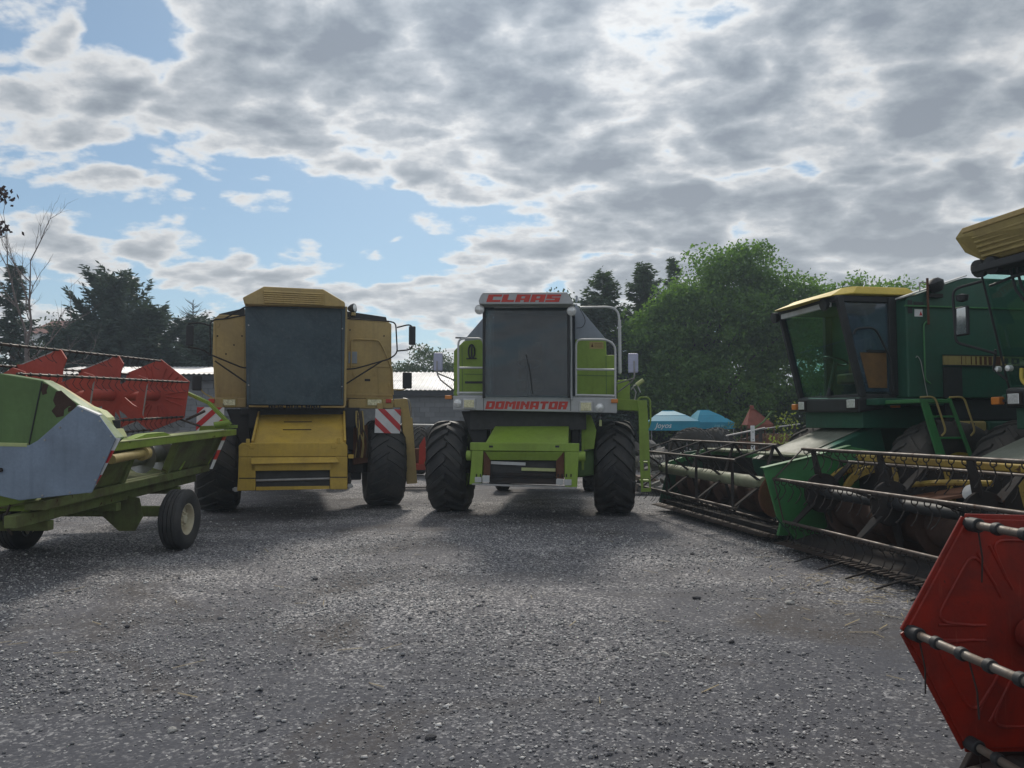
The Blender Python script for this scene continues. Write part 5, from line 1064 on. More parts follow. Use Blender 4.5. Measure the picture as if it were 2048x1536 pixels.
# ------------------------------------------------------------------ reels
def tine_mesh(name, rr, wire, length, coil=True, n=1):
    mb = MB()
    if coil:
        mb.ring((0, 0, -rr * .9), (1, 0, 0), rr, wire, 14, 5)
    for k in range(n):
        x = (k - (n - 1) / 2) * .03; mb.tube([(x, .0, -rr * 1.7), (x, .03, -length * .5), (x, .0, -length * .8), (x, -.045, -length)], wire, 4)
    return mb.mesh(name, True)
def reel(T, x0, x1, yc, zc, RR, nb, a0, stations, bat_r, tube_r, mats, tine, spacing, axis='x', style='arms', collars=None, disc=.0, endring=False, plate_th=.02, tsub=None):
    """cam reel: central tube carrying spiders, bats and hanging spring tines"""
    def pt(u, r, a): 
        p = (-math.cos(a) * r + yc, zc + math.sin(a) * r)
        return Vector((u, p[0], p[1])) if axis == 'x' else Vector((-p[0], u, p[1]))
    ax = Vector((1, 0, 0)) if axis == 'x' else Vector((0, 1, 0))
    tb = MB().cyl(pt(x0 + .05, 0, 0), pt(x1 - .05, 0, 0), tube_r, 18).build('reel', mats[0], T, smooth=True)
    ang = [R(a0) + 2 * math.pi * k / nb for k in range(nb)]
    for a in ang:
        MB().cyl(pt(x0, RR, a), pt(x1, RR, a), bat_r, 10).build('bat', mats[1], tb, smooth=True)
        if tine is not None:
            n = int((x1 - x0 - .1) / spacing)
            for i in range(n):
                u = x0 + .08 + i * spacing; o = link('tine', tine, tb); o.location = pt(u, RR, a)
                o.rotation_euler = (random.gauss(0, .10), random.gauss(0, .06), (R(90) if axis == 'y' else 0) + random.gauss(0, .05))
    for j, s in enumerate(stations):
        st = style[j] if isinstance(style, (list, tuple)) else style; th = ax * plate_th; mb = MB()
        if st == 'lattice':
            for k, a in enumerate(ang):
                b = ang[(k + 1) % nb]; mb2 = MB().beam(pt(s, RR, a), pt(s, RR, b), .018, .055, ax); mb2.build('spider_rim', mats[2], tb)
                MB().beam(pt(s, tube_r * .8, a), pt(s, RR, a), .018, .075, ax, .018, .05).build('spider_arm', mats[2], tb)
        elif st == 'arms':
            for a in ang: MB().beam(pt(s, disc * .8, a), pt(s, RR, a), .02, .13, ax, .02, .075).build('spider_arm', mats[2], tb)
            MB().cyl(pt(s, 0, 0) - ax * .018, pt(s, 0, 0) + ax * .018, disc, 32).build('spider_disc', mats[2], tb, .004)
        elif st == 'open':
            MB().cyl(pt(s, 0, 0) - ax * .014, pt(s, 0, 0) + ax * .014, RR * .36, 18).build('spider_disc', mats[2], tb)
            for k, a in enumerate(ang):
                b = ang[(k + 1) % nb]
                w = .085
                q = [pt(s, RR * .26, a + .75), pt(s, RR * .26, a - .75), pt(s, RR * .62, a - .26), pt(s, RR * .86, a - .24), pt(s, RR * 1.02, a - .05), pt(s, RR * 1.02, a + .05), pt(s, RR * .86, a + .24), pt(s, RR * .62, a + .26)]
                MB().prism([p - th / 2 * (1 + .2 * (k % 2)) for p in q], th * (1 + .2 * (k % 2))).build('spider_arm', mats[2], tb)
                if k != 4:
                    q = [pt(s, RR * 1.01, a - .02), pt(s, RR * 1.01, b + .02), pt(s, RR * .80, b - .12), pt(s, RR * .64, (a + b) / 2), pt(s, RR * .80, a + .12)]
                    MB().prism([p - th * .35 for p in q], th * .7).build('spider_rim', mats[2], tb)
                MB().beam(pt(s, RR * 1.015, a), pt(s, RR * 1.015, b), .012, .016, ax).build('edge_lip', mats[3] if len(mats) > 3 else mats[2], tb) if k != 4 else None
        elif st == 'plate':
            MB().prism([pt(s, RR * 1.05, a) - th / 2 for a in ang], th).build('end_plate', mats[2], tb, .004)
    if endring:
        for k, a in enumerate(ang):
            b = ang[(k + 1) % nb]; MB().cyl(pt(x0, RR, a), pt(x0, RR, b), .009, 6).build('end_rod', mats[1], tb)
    if collars:
        me = MB().lathe([(bat_r * 1.0, -.016), (bat_r * 1.45, -.012), (bat_r * 1.55, 0), (bat_r * 1.45, .012), (bat_r, .016)], (0, 0, 0), tuple(ax), 10).mesh('tine_clip', True); me.materials.append(M['black'])
        for a in ang:
            n = int((x1 - x0 - .06) / collars)
            for i in range(n): o = link('tine_clip', me, tb); o.location = pt(x0 + .05 + i * collars, RR, a)
    return tb, pt
def auger(T, p0, p1, r0, r1, mat, pitch=.5, name='auger'):
    p0, p1 = Vector(p0), Vector(p1); L = (p1 - p0).length; t = (p1 - p0).normalized(); a = t.orthogonal().normalized(); b = t.cross(a)
    o = MB().cyl(p0, p1, r0, 18).build(name, mat, T, smooth=True)
    for d, s0, s1 in ((1, 0, .46), (-1, 1, .54)):
        vs, fs = [], []; n = int(abs(s1 - s0) * L / pitch * 20)
        for i in range(n + 1):
            f = i / n; s = (s0 + (s1 - s0) * f) * L; an = d * 2 * math.pi * abs(s1 - s0) * L / pitch * f; e = a * math.cos(an) + b * math.sin(an)
            vs += [p0 + t * s + e * r0 * .9, p0 + t * s + e * r1, p0 + t * (s + .006) + e * r1, p0 + t * (s + .006) + e * r0 * .9]
        for i in range(n): fs += [[i*4+k, i*4+(k+1)%4, i*4+4+(k+1)%4, i*4+4+k] for k in range(4)]
        MB().add(vs, fs).build('flight', mat, o, smooth=True)
    return o
def cutter_table(T, hw, mat_back, mat_floor, mat_end, zt=1.05, yb=.62, yfront=-.62, end_mats=None, zfl=.16):
    """trough, back sheet, cutter bar with fingers"""
    prof = [(yb, zt), (yb + .03, .55), (yb - .08, .28), (yb - .3, zfl + .03), (0, zfl + .05), (yfront, zfl - .04)]
    vs = [(x, y, z) for x in (-hw, hw) for y, z in prof]; n = len(prof)
    vs += [(x, y + .012, z - .012) for x, y, z in vs]
    fs = [[i, i + 1, n + i + 1, n + i] for i in range(n - 1)] + [[2*n+i, 3*n+i, 3*n+i+1, 2*n+i+1] for i in range(n - 1)]
    fs += [[0, n, 3 * n, 2 * n], [n - 1, 3 * n - 1, 4 * n - 1, 2 * n - 1]]
    MB().add(vs[:2*n], fs[:n-1]).add([], []).build('trough', mat_floor, T)
    MB().box(-hw, hw, yb + .02, yb + .05, .30, zt).build('back_sheet', mat_back, T)
    MB().box(-hw, hw, yb - .03, yb + .09, zt + .003, zt + .075).build('top_beam', mat_back, T, .012)
    MB().box(-hw, hw, yfront - .07, yfront - .005, zfl - .06, zfl - .02).build('cutter_bar', M['worn_steel'], T)
    fm = MB().loft([(-.018, 0, -.02), (.018, 0, -.02), (.018, 0, .02), (-.018, 0, .02)], [(-.004, -.16, -.004), (.004, -.16, -.004), (.004, -.16, .006), (-.004, -.16, .006)]).mesh('finger'); fm.materials.append(M['worn_steel'])
    k = int(2 * hw / .085)
    for i in range(k): o = link('finger', fm, T); o.location = (-hw + .04 + i * .085, yfront - .06, zfl - .04)

# ---- header of the far green combine: black lattice reel
F = Fr(2.975, 11.43, -80.2)
T = thing('combine_header', 'grain header with a black lattice reel beside the lime combine ladder', 'header', F)
tn = tine_mesh('tine_a', .018, .0045, .20); tn.materials.append(M['dark_steel'])
tb, pt = reel(T, -1.85, 1.78, -.02, .74, .52, 5, 36, (-1.70, -.57, .57, 1.70), .017, .085, (M['tube_pale'], M['worn_steel'], M['dark_steel']), tn, .17, style='lattice')
cutter_table(T, 1.98, M['jd_green_light'], M['dark_steel'], M['jd_green'], .98, .78, .02, zfl=.14)
auger(T, (-1.9, .42, .5), (1.9, .42, .5), .14, .25, M['rust_dark'])  # dark trough and auger carry the shadow under the reel in their colour
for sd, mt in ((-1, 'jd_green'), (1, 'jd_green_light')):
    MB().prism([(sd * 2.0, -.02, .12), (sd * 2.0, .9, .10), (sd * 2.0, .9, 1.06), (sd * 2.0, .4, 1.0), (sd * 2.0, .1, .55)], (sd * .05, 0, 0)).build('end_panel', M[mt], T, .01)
MB().cyl((1.93, .06, .60), (1.97, .06, .60), .27, 32).ring((1.95, .06, .60), (1, 0, 0), .27, .012, 32, 6).build('drive_disc', M['rust'], T)
for sd in (-1, 1): MB().beam((sd * 1.93, .75, .98), (sd * 1.93, -.05, .76), .05, .08).build('reel_arm', M['jd_green_light'], T, .008)
MB().box(-1.4, -.2, .55, .95, 1.06, 1.10).box(.3, 1.5, .5, 1.0, 1.07, 1.10).build('belt_cover', M['tube_pale'], T, .006)

# ---- header of the near green combine: black spoked reel in front of a yellow trough
F = Fr(3.96, 7.1, -80.2)
T = thing('combine_header', 'grain header with round spoked reel discs in a yellow trough', 'header', F)
tn = tine_mesh('tine_b', .031, .006, .24); tn.materials.append(M['dark_steel'])
tb, pt = reel(T, -2.02, 2.0, .0, .70, .52, 6, 17, (-1.80, -.60, .60, 1.80), .020, .06, (M['black'], M['worn_steel'], M['dark_steel']), tn, .155, style='arms', disc=.23, endring=True)
cutter_table(T, 2.03, M['head_yellow'], M['dark_steel'], M['jd_green'], 1.06, .62, -.30, zfl=.14)
auger(T, (-1.98, .30, .46), (1.98, .30, .46), .17, .28, M['rust_dark'])  # near-black trough and auger: the shade of this corner put into the colour
ep = MB().prism([(-2.06, -.60, .97), (-2.06, .01, 1.10), (-2.06, .535, 1.23), (-2.06, .80, 1.19), (-2.06, .80, .40), (-2.06, .5, .16), (-2.06, -.15, .07), (-2.06, -.44, .40)], (-.03, 0, 0)).build('end_panel', M['jd_green_light'], T, .006)
MB().prism([(-2.03, -.61, .975), (-2.03, .01, 1.107), (-2.03, .54, 1.24), (-2.03, .54, 1.25), (-2.03, .01, 1.117), (-2.03, -.61, .987)], (-.11, 0, 0)).build('top_flange', M['jd_green_light'], ep, .003)
MB().prism([(-2.10, -.44, .39), (-2.10, -.15, .065), (-2.10, .40, .14), (-2.12, -.1, .36)], (-.03, 0, 0)).build('skid_plate', M['jd_green'], ep, .004)
MB().prism([(2.06, -.60, .97), (2.06, .01, 1.10), (2.06, .80, 1.19), (2.06, .80, .40), (2.06, -.15, .07), (2.06, -.44, .40)], (.03, 0, 0)).build('end_panel', M['jd_green_light'], T, .006)
for j, yy in enumerate((.42, .56)):                        # curved yellow cheek inside the far end
    pts = [(-1.93 + .16 * j, yy + .10 - .46 * math.cos(a), .62 + .40 * math.sin(a)) for a in [R(q) for q in range(20, 125, 8)]]
    vs = [Vector(p) for p in pts] + [Vector(p) - Vector((0, -.02, .085)) for p in pts]; n = len(pts)
    mb = MB(); mb.add(vs + [v + Vector((.05, 0, 0)) for v in vs], [[i, i + 1, n + i + 1, n + i] for i in range(n - 1)] + [[2*n+i, 3*n+i, 3*n+i+1, 2*n+i+1] for i in range(n - 1)] + [[i, 2*n+i, 2*n+i+1, i+1] for i in range(n - 1)] + [[n+i, n+i+1, 3*n+i+1, 3*n+i] for i in range(n - 1)])
    mb.build('curved_cheek', M['head_yellow'], T)
MB().loft([(-.75, .28, .72), (-.35, .05, .70), (.1, .40, .84), (-.3, .60, .86)], [(-.75, .29, .75), (-.35, .06, .73), (.1, .41, .87), (-.3, .61, .89)]).build('rusty_cover', M['rust'], T, .004)
MB().tube(rnd([(-.85, .40, .86), (-.3, .34, .93), (.15, .50, .95)], .1), .03, 8).build('cover_pipe', M['head_yellow'], T, smooth=True)
MB().lathe([(.001, -.05), (.07, -.04), (.09, 0), (.07, .05), (.001, .06)], (.14, .30, .86), (0, -1, .3), 14).build('lamp', M['silver'], T, smooth=True)
for k, (x, y) in enumerate(((-1.35, .62), (-.55, .62), (.35, .62), (1.2, .62))):
    MB().beam((x, y - .02, 1.05), (x + .2, y - .06, .5), .03, .06).build('back_rib', M['head_yellow'], T)
for i in range(6):                                          # long crop lifters resting on the gravel
    x = -1.2 + i * .45; MB().beam((x, -.36, .12), (x + .02, -.74, .03), .035, .022, (0, 0, 1), .012, .012).build('crop_lifter', M['dark_steel'], T)
for sd in (-1, 1): MB().beam((sd * 2.0, .66, 1.10), (sd * 2.0, .02, .72), .04, .07).build('reel_arm', M['jd_green'], T, .008)

# ---- foreground: red six-sided reel
F = Fr(2.155, 1.31, -84)
T = thing('combine_header', 'foreground header with a bright red six-sided reel end plate', 'header', F)
tn = MB().tube([(0, 0, -.01), (0, .012, -.12), (0, .004, -.21)], .003, 5).mesh('tine_c', True); tn.materials.append(M['dark_steel'])
tb, pt = reel(T, -1.62, 1.6, -.045, .715, .465, 6, 2, (-1.585, -.3, .9), .0155, .06, (M['reel_red_deep'], M['bat_steel'], M['reel_red_deep']), tn, .256, style=('plate', 'open', 'open'), collars=.128, plate_th=.012)
for k in range(6):
    a = R(2) + k * math.pi / 3; b = a + math.pi / 3; s = -1.592
    MB().beam(pt(s, .488, a), pt(s, .488, b), .035, .010, (1, 0, 0)).build('plate_flange', M['reel_red_deep'], tb, .003)
    m_ = a + math.pi / 6; tdir = pt(0, 1, m_ + math.pi / 2) - pt(0, 0, 0); rdir = pt(0, 1, m_) - pt(0, 0, 0); c0 = pt(-1.5795, 0, 0)
    MB().tube(rnd([c0 + rdir * .20 - tdir * .085, c0 + rdir * .345 - tdir * .155, c0 + rdir * .345 + tdir * .155, c0 + rdir * .20 + tdir * .085], .07), .0065, 8).build('pressed_bead', M['reel_red_deep'], tb, smooth=True)
    vdir = pt(0, 1, a) - pt(0, 0, 0); wdir = pt(0, 1, a + math.pi / 2) - pt(0, 0, 0)
    for sg in (-1, 1): MB().tube([c0 + vdir * .17 + wdir * sg * .028, c0 + vdir * .36 + wdir * sg * .028], .0055, 8).build('pressed_bead', M['reel_red_deep'], tb, smooth=True)
    c = pt(-1.56, .465, a); MB().cyl(c - Vector((.03, 0, 0)), c + Vector((.03, 0, 0)), .027, 14).build('bat_bearing', M['black'], tb, .004, True)
MB().lathe([(.055, 0), (.055, .03), (.03, .05), (.028, .16), (.02, .18), (.001, .185)], pt(-1.575, 0, 0), (1, 0, 0), 18).build('hub_shaft', M['reel_red'], tb, smooth=True)
c = pt(-1.55, .055, R(-60)); MB().cyl(c, c + Vector((.05, 0, 0)), .014, 6).build('hub_bolt', M['steel'], tb)
m, nt = new_mat('scuffed_red'); v = nt.n('ShaderNodeTexCoord').outputs['Object']
sv = nt.n('ShaderNodeMapping', i_Vector=v, i_Rotation=(.7, 0, 0), i_Scale=(8, 30, 2.2)).outputs[0]
sc_ = nt.ramp(nt.noise(sv, 1.6, 5, .6), [(.62, 0.0), (.72, 1.0)]); n1 = nt.noise(v, 5, 7, .65, .5); n2 = nt.noise(v, 45, 5, .7)
c = nt.mix(nt.ramp(n1, [(.32, 0.0), (.72, 1.0)]), (.30, .020, .009), (.13, .016, .011)); c = nt.mix(nt.m('MULTIPLY', sc_, .45), c, (.32, .075, .05))
c = nt.mix(nt.ramp(n2, [(.60, 0.0), (.72, .55)]), c, (.05, .022, .018)); c = nt.mix(nt.ramp(nt.noise(v, 9, 8, .7, .8), [(.66, 0.0), (.70, .9)]), c, (.045, .020, .014))
finish(nt, c, nt.m('MULTIPLY_ADD', n1, .4, .30), 0, nt.m('ADD', n1, nt.m('MULTIPLY', n2, .15)), .35, .012, .4); M['scuffed_red'] = m
for o in tb.children:
    if o.name.startswith(('end_plate', 'plate_flange', 'pressed_bead')): o.data.materials[0] = M['scuffed_red']
cutter_table(T, 1.75, M['head_yellow'], M['dark_steel'], M['reel_red'], 1.0, .72, -.42, zfl=.14)
auger(T, (-1.7, .40, .42), (1.7, .40, .42), .14, .24, M['steel'])
for sd in (-1, 1): MB().prism([(sd * 1.77, -.20, .10), (sd * 1.77, .85, .10), (sd * 1.77, .85, 1.02), (sd * 1.77, .3, .9), (sd * 1.77, -.05, .34)], (sd * .03, 0, 0)).build('end_panel', M['dark_steel'], T, .006)
# ================================================================== lime header on its trailer, left
F = Fr(-5.0, 9.2, 0, 0, 2.0)
T = thing('combine_header', 'lime green header with a red reel carried on a two-wheeled trailer', 'header', F)
tn = tine_mesh('tine_d', .012, .0038, .15, False); tn.materials.append(M['dark_steel'])
tb, pt = reel(T, -1.80, 2.10, .33, 1.865, .52, 6, 142, (2.08, .83, -.45, -1.68), .0135, .078, (M['reel_red'], M['worn_steel'], M['reel_red'], M['steel']), tn, .15, axis='y', style=('plate', 'open', 'open', 'open'), collars=.15)
for k in range(6):
    a = R(142) + k * math.pi / 3
    for d in (.3, .55, .8): MB().beam(pt(2.062, .16, a + d), pt(2.062, .44, a + d), .012, .018, (0, 1, 0)).build('pressed_rib', M['reel_red'], tb, .004)
# near end: upper green shield, grey panel, pale edge strip, striped strip
yp = -2.0
sh = MB().prism([F.Y(*q, yp) for q in ((-260, 742), (0, 747), (85, 761), (190, 830), (232, 877), (200, 905), (60, 912), (56, 889), (-260, 882))], (0, .17, 0)).build('end_shield', M['shield_green'], T, .012)
MB().beam(F.Y(84, 763, yp - .004), F.Y(58, 888, yp - .004), .006, .010, (1, 0, 0)).build('panel_seam', M['black'], sh)
PL = []
for poly in (((86, 766), (97, 770), (93, 781), (94, 787), (85, 790), (82, 781)), ((112, 783), (122, 781), (152, 808), (150, 815), (138, 812), (128, 820), (127, 832), (113, 835), (103, 822), (111, 812), (106, 801)), ((136, 815), (153, 811), (147, 820), (136, 824))):
    MB().prism([F.Y(*q, yp - .0025) for q in poly], (0, .004, 0)).build('paint_loss', M['rust_dark'], sh)
MB().beam(F.Y(-120, 886, yp - .008), F.Y(57, 890, yp - .008), .05, .035).build('shield_rail', M['lime_pale'], sh, .005)
gp = MB().prism([F.Y(*q, yp - .03) for q in ((155, 811), (197, 830), (231, 877), (183, 985), (38, 1001), (0, 992), (-260, 940), (-260, 872), (0, 888), (57, 891), (75, 881))], (0, .02, 0)).build('end_panel', M['panel_grey'], T, .006, label='large bluish grey sheet bolted on the near end')
MB().prism([F.Y(*q, yp - .033) for q in ((155, 810.5), (198, 829), (197, 831.5), (154, 813))], (0, .06, 0)).build('bright_edge', M['white'], gp)
for q in ((165, 822), (200, 842), (222, 872), (208, 915), (192, 960), (140, 985), (85, 991), (90, 880), (120, 855)):
    c = F.Y(*q, yp - .03); MB().cyl(c + Vector((0, -.006, 0)), c, .010, 8).build('rivet', M['steel'], gp)
c = F.Y(2, 940, yp - .03); MB().cyl(c + Vector((0, -.02, 0)), c, .022, 10).build('bolt', M['dark_steel'], gp)
pr = [(85, 760), (110, 772), (175, 813), (200, 822), (214, 835), (222, 858), (233, 858), (241, 874)]
for i in range(len(pr) - 1):
    a, b = F.Y(*pr[i], yp + .171), F.Y(*pr[i + 1], yp + .171); up = Vector((0, .13, 0)); off = Vector((0, 0, -.02))
    MB().prism([a, b, b + off, a + off], up).build('edge_strip', M['jd_tan' if i < 2 else 'lime_pale'], T, label='bare worn edge strip' if i < 2 else None)
sp = [(241, 876), (228, 901), (215, 926), (203, 950), (192, 968), (181, 986)]
for i in range(5):
    a, b = F.Y(*sp[i], yp + .0), F.Y(*sp[i + 1], yp + .0); dx = Vector((-.075, 0, 0)) if i else Vector((-.06, 0, 0))
    MB().prism([a, b, b + dx, a + dx], (0, .012, 0)).build('reflective_strip', M['sign_red' if i in (1, 3) else 'white'], T)
c = F.Y(229, 846, yp + .3); MB().cyl(c - Vector((0, 0, .06)), c + Vector((0, 0, .03)), .055, 14).build('cap', M['black'], T, smooth=True)
# rear wall, feed opening, beams (x = .65 faces the yard)
bz0, bz1 = F.X(242, 887, .72).z, F.X(459, 857, .72).z; zb_ = (bz0 + bz1) / 2
MB().box(.60, .76, -1.82, 2.42, zb_ - .09, zb_).build('top_beam', M['lime_worn'], T, .010)
MB().box(.50, .77, -1.2, 2.0, zb_ + .001, zb_ + .010).build('beam_ledge', M['lime_pale'], T)
MB().prism([(.60, -.7, zb_ + .012), (.60, -.35, zb_ + .06), (.60, .1, zb_ + .06), (.60, .3, zb_ + .012)], (.12, 0, 0)).build('wedge_cover', M['lime'], T, .004)
wallz = .84
def rear(y0, y1, name, mat, x_top=.64, x_bot=.44): MB().prism([(x_top, y0, zb_ - .09), (x_top, y1, zb_ - .09), (x_bot, y1 - .25 if y1 > 2 else y1, wallz), (x_bot, y0, wallz)], (-.03, 0, 0)).build(name, mat, T, .004)
rear(-1.82, -.35, 'rear_sheet', M['lime_dirty']); rear(.78, 2.36, 'rear_sheet', M['lime_dirty'])
for y in (-.40, .74): MB().beam((.60, y, zb_ - .09), (.44, y, wallz), .09, .08, (0, 1, 0)).build('post', M['lime_dirty'], T, .006)
MB().beam((.56, 1.35, zb_ - .09), (.42, 1.15, wallz), .07, .05, (0, 1, 0)).build('stiffener', M['lime'], T, .006)
MB().box(.30, .50, -1.9, 2.05, wallz - .10, wallz - .005).build('lower_beam', M['lime_dirty'], T, .010)
MB().prism([(.42, -1.9, wallz - .02), (-.2, -1.9, wallz - .13), (-1.1, -1.9, wallz - .02), (-1.1, -1.9, wallz), (-.2, -1.9, wallz - .11), (.42, -1.9, wallz)], (0, 4.1, 0)).build('trough', M['lime_dirty'], T)
for sd in (-1, 1):
    y = 2.36 if sd > 0 else -1.83
    MB().prism([(.62, y, zb_ - .02), (.3, y, wallz - .12), (-.9, y, wallz - .10), (-1.5, y, wallz + .05), (-.8, y, zb_ - .1)], (0, .03, 0)).build('end_wall', M['lime_worn'], T, .006)
auger(T, (.05, -1.75, 1.08), (.05, 2.25, 1.08), .15, .26, M['steel'], .52)
a, b = F.X(222, 919, .78), F.X(287, 906, .70); MB().cyl(a, b, .05, 14).cyl(b - (b - a).normalized() * .06, b + (b - a).normalized() * .05, .085, 14).build('drive_tube', M['jd_tan'], T, smooth=True)
MB().box(-1.46, -1.38, -1.85, 2.3, wallz + .0, wallz + .04).build('cutter_bar', M['worn_steel'], T)
# far reel arm and divider
arm = [(374, 786), (418, 806), (461, 850)]
pts = [F.Y(*q, 2.30) for q in arm]
for i in range(2): MB().beam(pts[i], pts[i + 1], .05, .075, (0, 1, 0)).build('reel_arm', M['lime'], T, .008)
MB().cyl(F.Y(428, 850, 2.2), F.Y(459, 845, 2.3), .045, 12).build('reel_cylinder', M['lime'], T, smooth=True)
MB().tube([F.Y(372, 840, 2.15), F.Y(410, 822, 2.2)], .02, 6).tube([F.Y(358, 838, 2.1), F.Y(400, 852, 2.1)], .018, 6).build('linkage', M['worn_steel'], T)
MB().prism([F.Y(*q, 2.42) for q in ((400, 852), (474, 850), (474, 856), (398, 862))], (0, .04, 0)).build('divider_rod', M['lime'], T, .004)
for i in range(4):
    u0, u1 = i / 4, (i + 1) / 4; f_ = lambda a, b, u: (a[0] + (b[0] - a[0]) * u, a[1] + (b[1] - a[1]) * u); pa, pb, pc, pd = (457, 862), (424, 938), (450, 862), (419, 938)
    MB().prism([F.X(*f_(pa, pb, u0), .66), F.X(*f_(pa, pb, u1), .66), F.X(*f_(pc, pd, u1), .66), F.X(*f_(pc, pd, u0), .66)], (.008, 0, 0)).build('reflective_strip', M['white' if i % 2 else 'sign_red'], T)
# trailer
tm = smooth_tyre_mesh(.36, .26, .19)
wheel(T, .965, .0, .355, .36, .26, .19, tm, M['rim_cream'], 1); wheel(T, -.965, .0, .355, .36, .26, .19, tm, M['rim_cream'], -1)
MB().beam((-.9, 0, .45), (.9, 0, .45), .09, .12).build('axle', M['lime_dirty'], T, .008)
MB().prism([(-.55, -.06, .40), (.05, -.06, .40), (.25, -.06, .22), (.45, -.06, .22), (.55, -.06, .40), (.5, -.06, .62), (-.1, -.06, .74), (-.5, -.06, .62)], (0, .012, 0)).build('axle_bracket', M['lime_dirty'], T, .006)
for x in (-.45, .30): MB().box(x - .06, x + .06, -2.1, 1.9, .60, .72).build('frame_rail', M['lime_dirty'], T, .01)
for y in (-1.6, -.3, 1.3): MB().box(-.5, .38, y - .05, y + .05, .50, .598).build('cross_member', M['lime_dirty'], T, .008)
MB().beam((.86, 0, .45), (.86, .0, .30), .10, .06, (0, 1, 0)).build('axle_lug', M['dark_steel'], T)
MB().cyl((-.05, -1.9, .60), (-.5, -3.4, .28), .075, 12).build('drawbar', M['lime_worn'], T, smooth=True)
MB().cyl((-.5, -3.38, .28), (-.5, -3.38, -.10), .03, 10).box(-.6, -.4, -3.48, -3.28, -.12, -.10).build('jockey_leg', M['dark_steel'], T)
MB().ring((-.02, -1.35, .46), (.4, 1, 0), .06, .014, 18, 6).build('hanging_strap', M['black'], T, smooth=True)
MB().cyl((-.05, -1.36, .52), (-.05, -1.36, .62), .008, 6).build('strap_end', M['black'], T)
MB().tube(rnd([(.20, -1.95, .80), (.10, -1.9, .62), (.16, -1.85, .50)], .06), .012, 6).build('hose', M['hose'], T, smooth=True)
# ------------------------------------------------------------------ things standing behind the machines
M['canopy_blue'] = plain('canopy_blue', (.012, .235, .36), .5, var=.15, scale=3)
M['canopy_light'] = plain('canopy_light', (.24, .56, .66), .5, var=.10, scale=3)
def canopy(label, px0, px1, pxa, pxb, D, yt, ye, yb, rz, light_face):
    c = W0.Y((px0 + px1) / 2, 849, D); w = (px1 - px0) / FPX * D / 2; a = (pxb - pxa) / FPX * D / 2; ox = ((pxa + pxb) / 2 - (px0 + px1) / 2) / FPX * D
    z0, z1, z2 = top(yb, D), top(ye, D), top(yt, D)
    t = thing('blue_canopy', label, 'canopy', loc=(c.x, D, 0)); t.rotation_euler.z = R(rz)
    E = [Vector((sx_ * w, sy_ * w, z1)) for sx_, sy_ in ((-1, -1), (1, -1), (1, 1), (-1, 1))]
    K = [Vector((sx_ * w * .62 + ox * .5, sy_ * w * .62, z1 + (z2 - z1) * .55)) for sx_, sy_ in ((-1, -1), (1, -1), (1, 1), (-1, 1))]
    A = [Vector((sx_ * a + ox, sy_ * a, z2)) for sx_, sy_ in ((-1, -1), (1, -1), (1, 1), (-1, 1))]
    for i in range(4):
        j = (i + 1) % 4; n = ((E[j] - E[i]).cross(A[i] - E[i])).normalized() * .008
        mat = M['canopy_light'] if (i == 3 and light_face) else M['canopy_blue']
        MB().prism([E[i], E[j], K[j], K[i]], n).prism([K[i] + n * .2, K[j] + n * .2, A[j], A[i]], n * 1.3).build('roof_panel', mat, t)
        d = Vector((0, 0, z0 - z1)); MB().prism([E[i] + n, E[j] + n, E[j] + n + d, E[i] + n + d], n).build('valance', mat, t)
        MB().cyl(E[i] * .96 - Vector((0, 0, .02)) * 0 + Vector((0, 0, z1 * .04 - .03)), Vector((E[i].x * .96, E[i].y * .96, -.02)), .018, 8).build('pole', M['steel'], t)
    MB().box(-a * 1.05 + ox, a * 1.05 + ox, -a * 1.05, a * 1.05, z2, z2 + .02).build('cap', M['canopy_blue'], t)
    return t, w, z0, z1
def printed(t, txt, x, y, z, size, mat):
    cu_ = bpy.data.curves.new('print', 'FONT'); cu_.body = txt; cu_.size = size; cu_.extrude = .001; cu_.shear = .3
    tmp = bpy.data.objects.new('print', cu_); COL.objects.link(tmp); dg = bpy.context.evaluated_depsgraph_get(); me = bpy.data.meshes.new_from_object(tmp.evaluated_get(dg)); bpy.data.objects.remove(tmp)
    o = link('lettering', me, t, mat); o.location = (x, y, z); o.rotation_euler = (R(90), 0, 0)
t, w_, z0, z1 = canopy('blue canopy with a pale side panel next to the lime ladder', 1299, 1398, 1326, 1348, 23.5, 822, 843, 861, -14, True)
printed(t, 'Joyos', -w_ * .70, -w_ - .02, z0 + .09, .22, M['white'])
t, w_, z0, z1 = canopy('blue canopy with a torn corner beside the yellowish shrub', 1382, 1456, 1398, 1415, 25, 821, 845, 858, 4, True)
printed(t, '078 96', -w_ * .1, -w_ - .02, z0 + .06, .12, M['canopy_light'])

tm = tyre_mesh(.72, .42, .40, 22, .04); tm.materials.append(M['rubber_old'])
def loose_tyre(label, px, D, zc, rot, me=None, group=None):
    o = link('loose_tyre', me or tm); q = W0.Y(px, 849, D); o.location = (q.x, D, zc); o.rotation_euler = rot; tag(o, label, 'tyre', group); return o
loose_tyre('big grey tractor tyre leaning in front of the blue canopies', 1386, 21.5, .70, (R(20), R(-8), R(68)))
loose_tyre('second tractor tyre leaning behind the first below the blue canopies', 1432, 22.3, .70, (R(10), R(-6), R(35)))
for lb, px, D, r in (('old lugged tyre standing nearest the yellow ladder', 838, 22.5, 12), ('old lugged tyre standing between two others under the shed wall', 870, 22.0, 25), ('old lugged tyre standing half behind the lime front wheel', 905, 21.2, 38)):
    loose_tyre(lb, px, D, .74, (0, 0, R(r)))
t = thing('red_implement', 'red steel implement frame with an upright plate between the centre combines', 'implement', loc=gpos(842, 18))
MB().box(-.62, .55, -.1, .1, .42, .56).box(-.62, .50, .6, .8, .42, .56).build('frame_beam', M['reel_red'], t, .012)
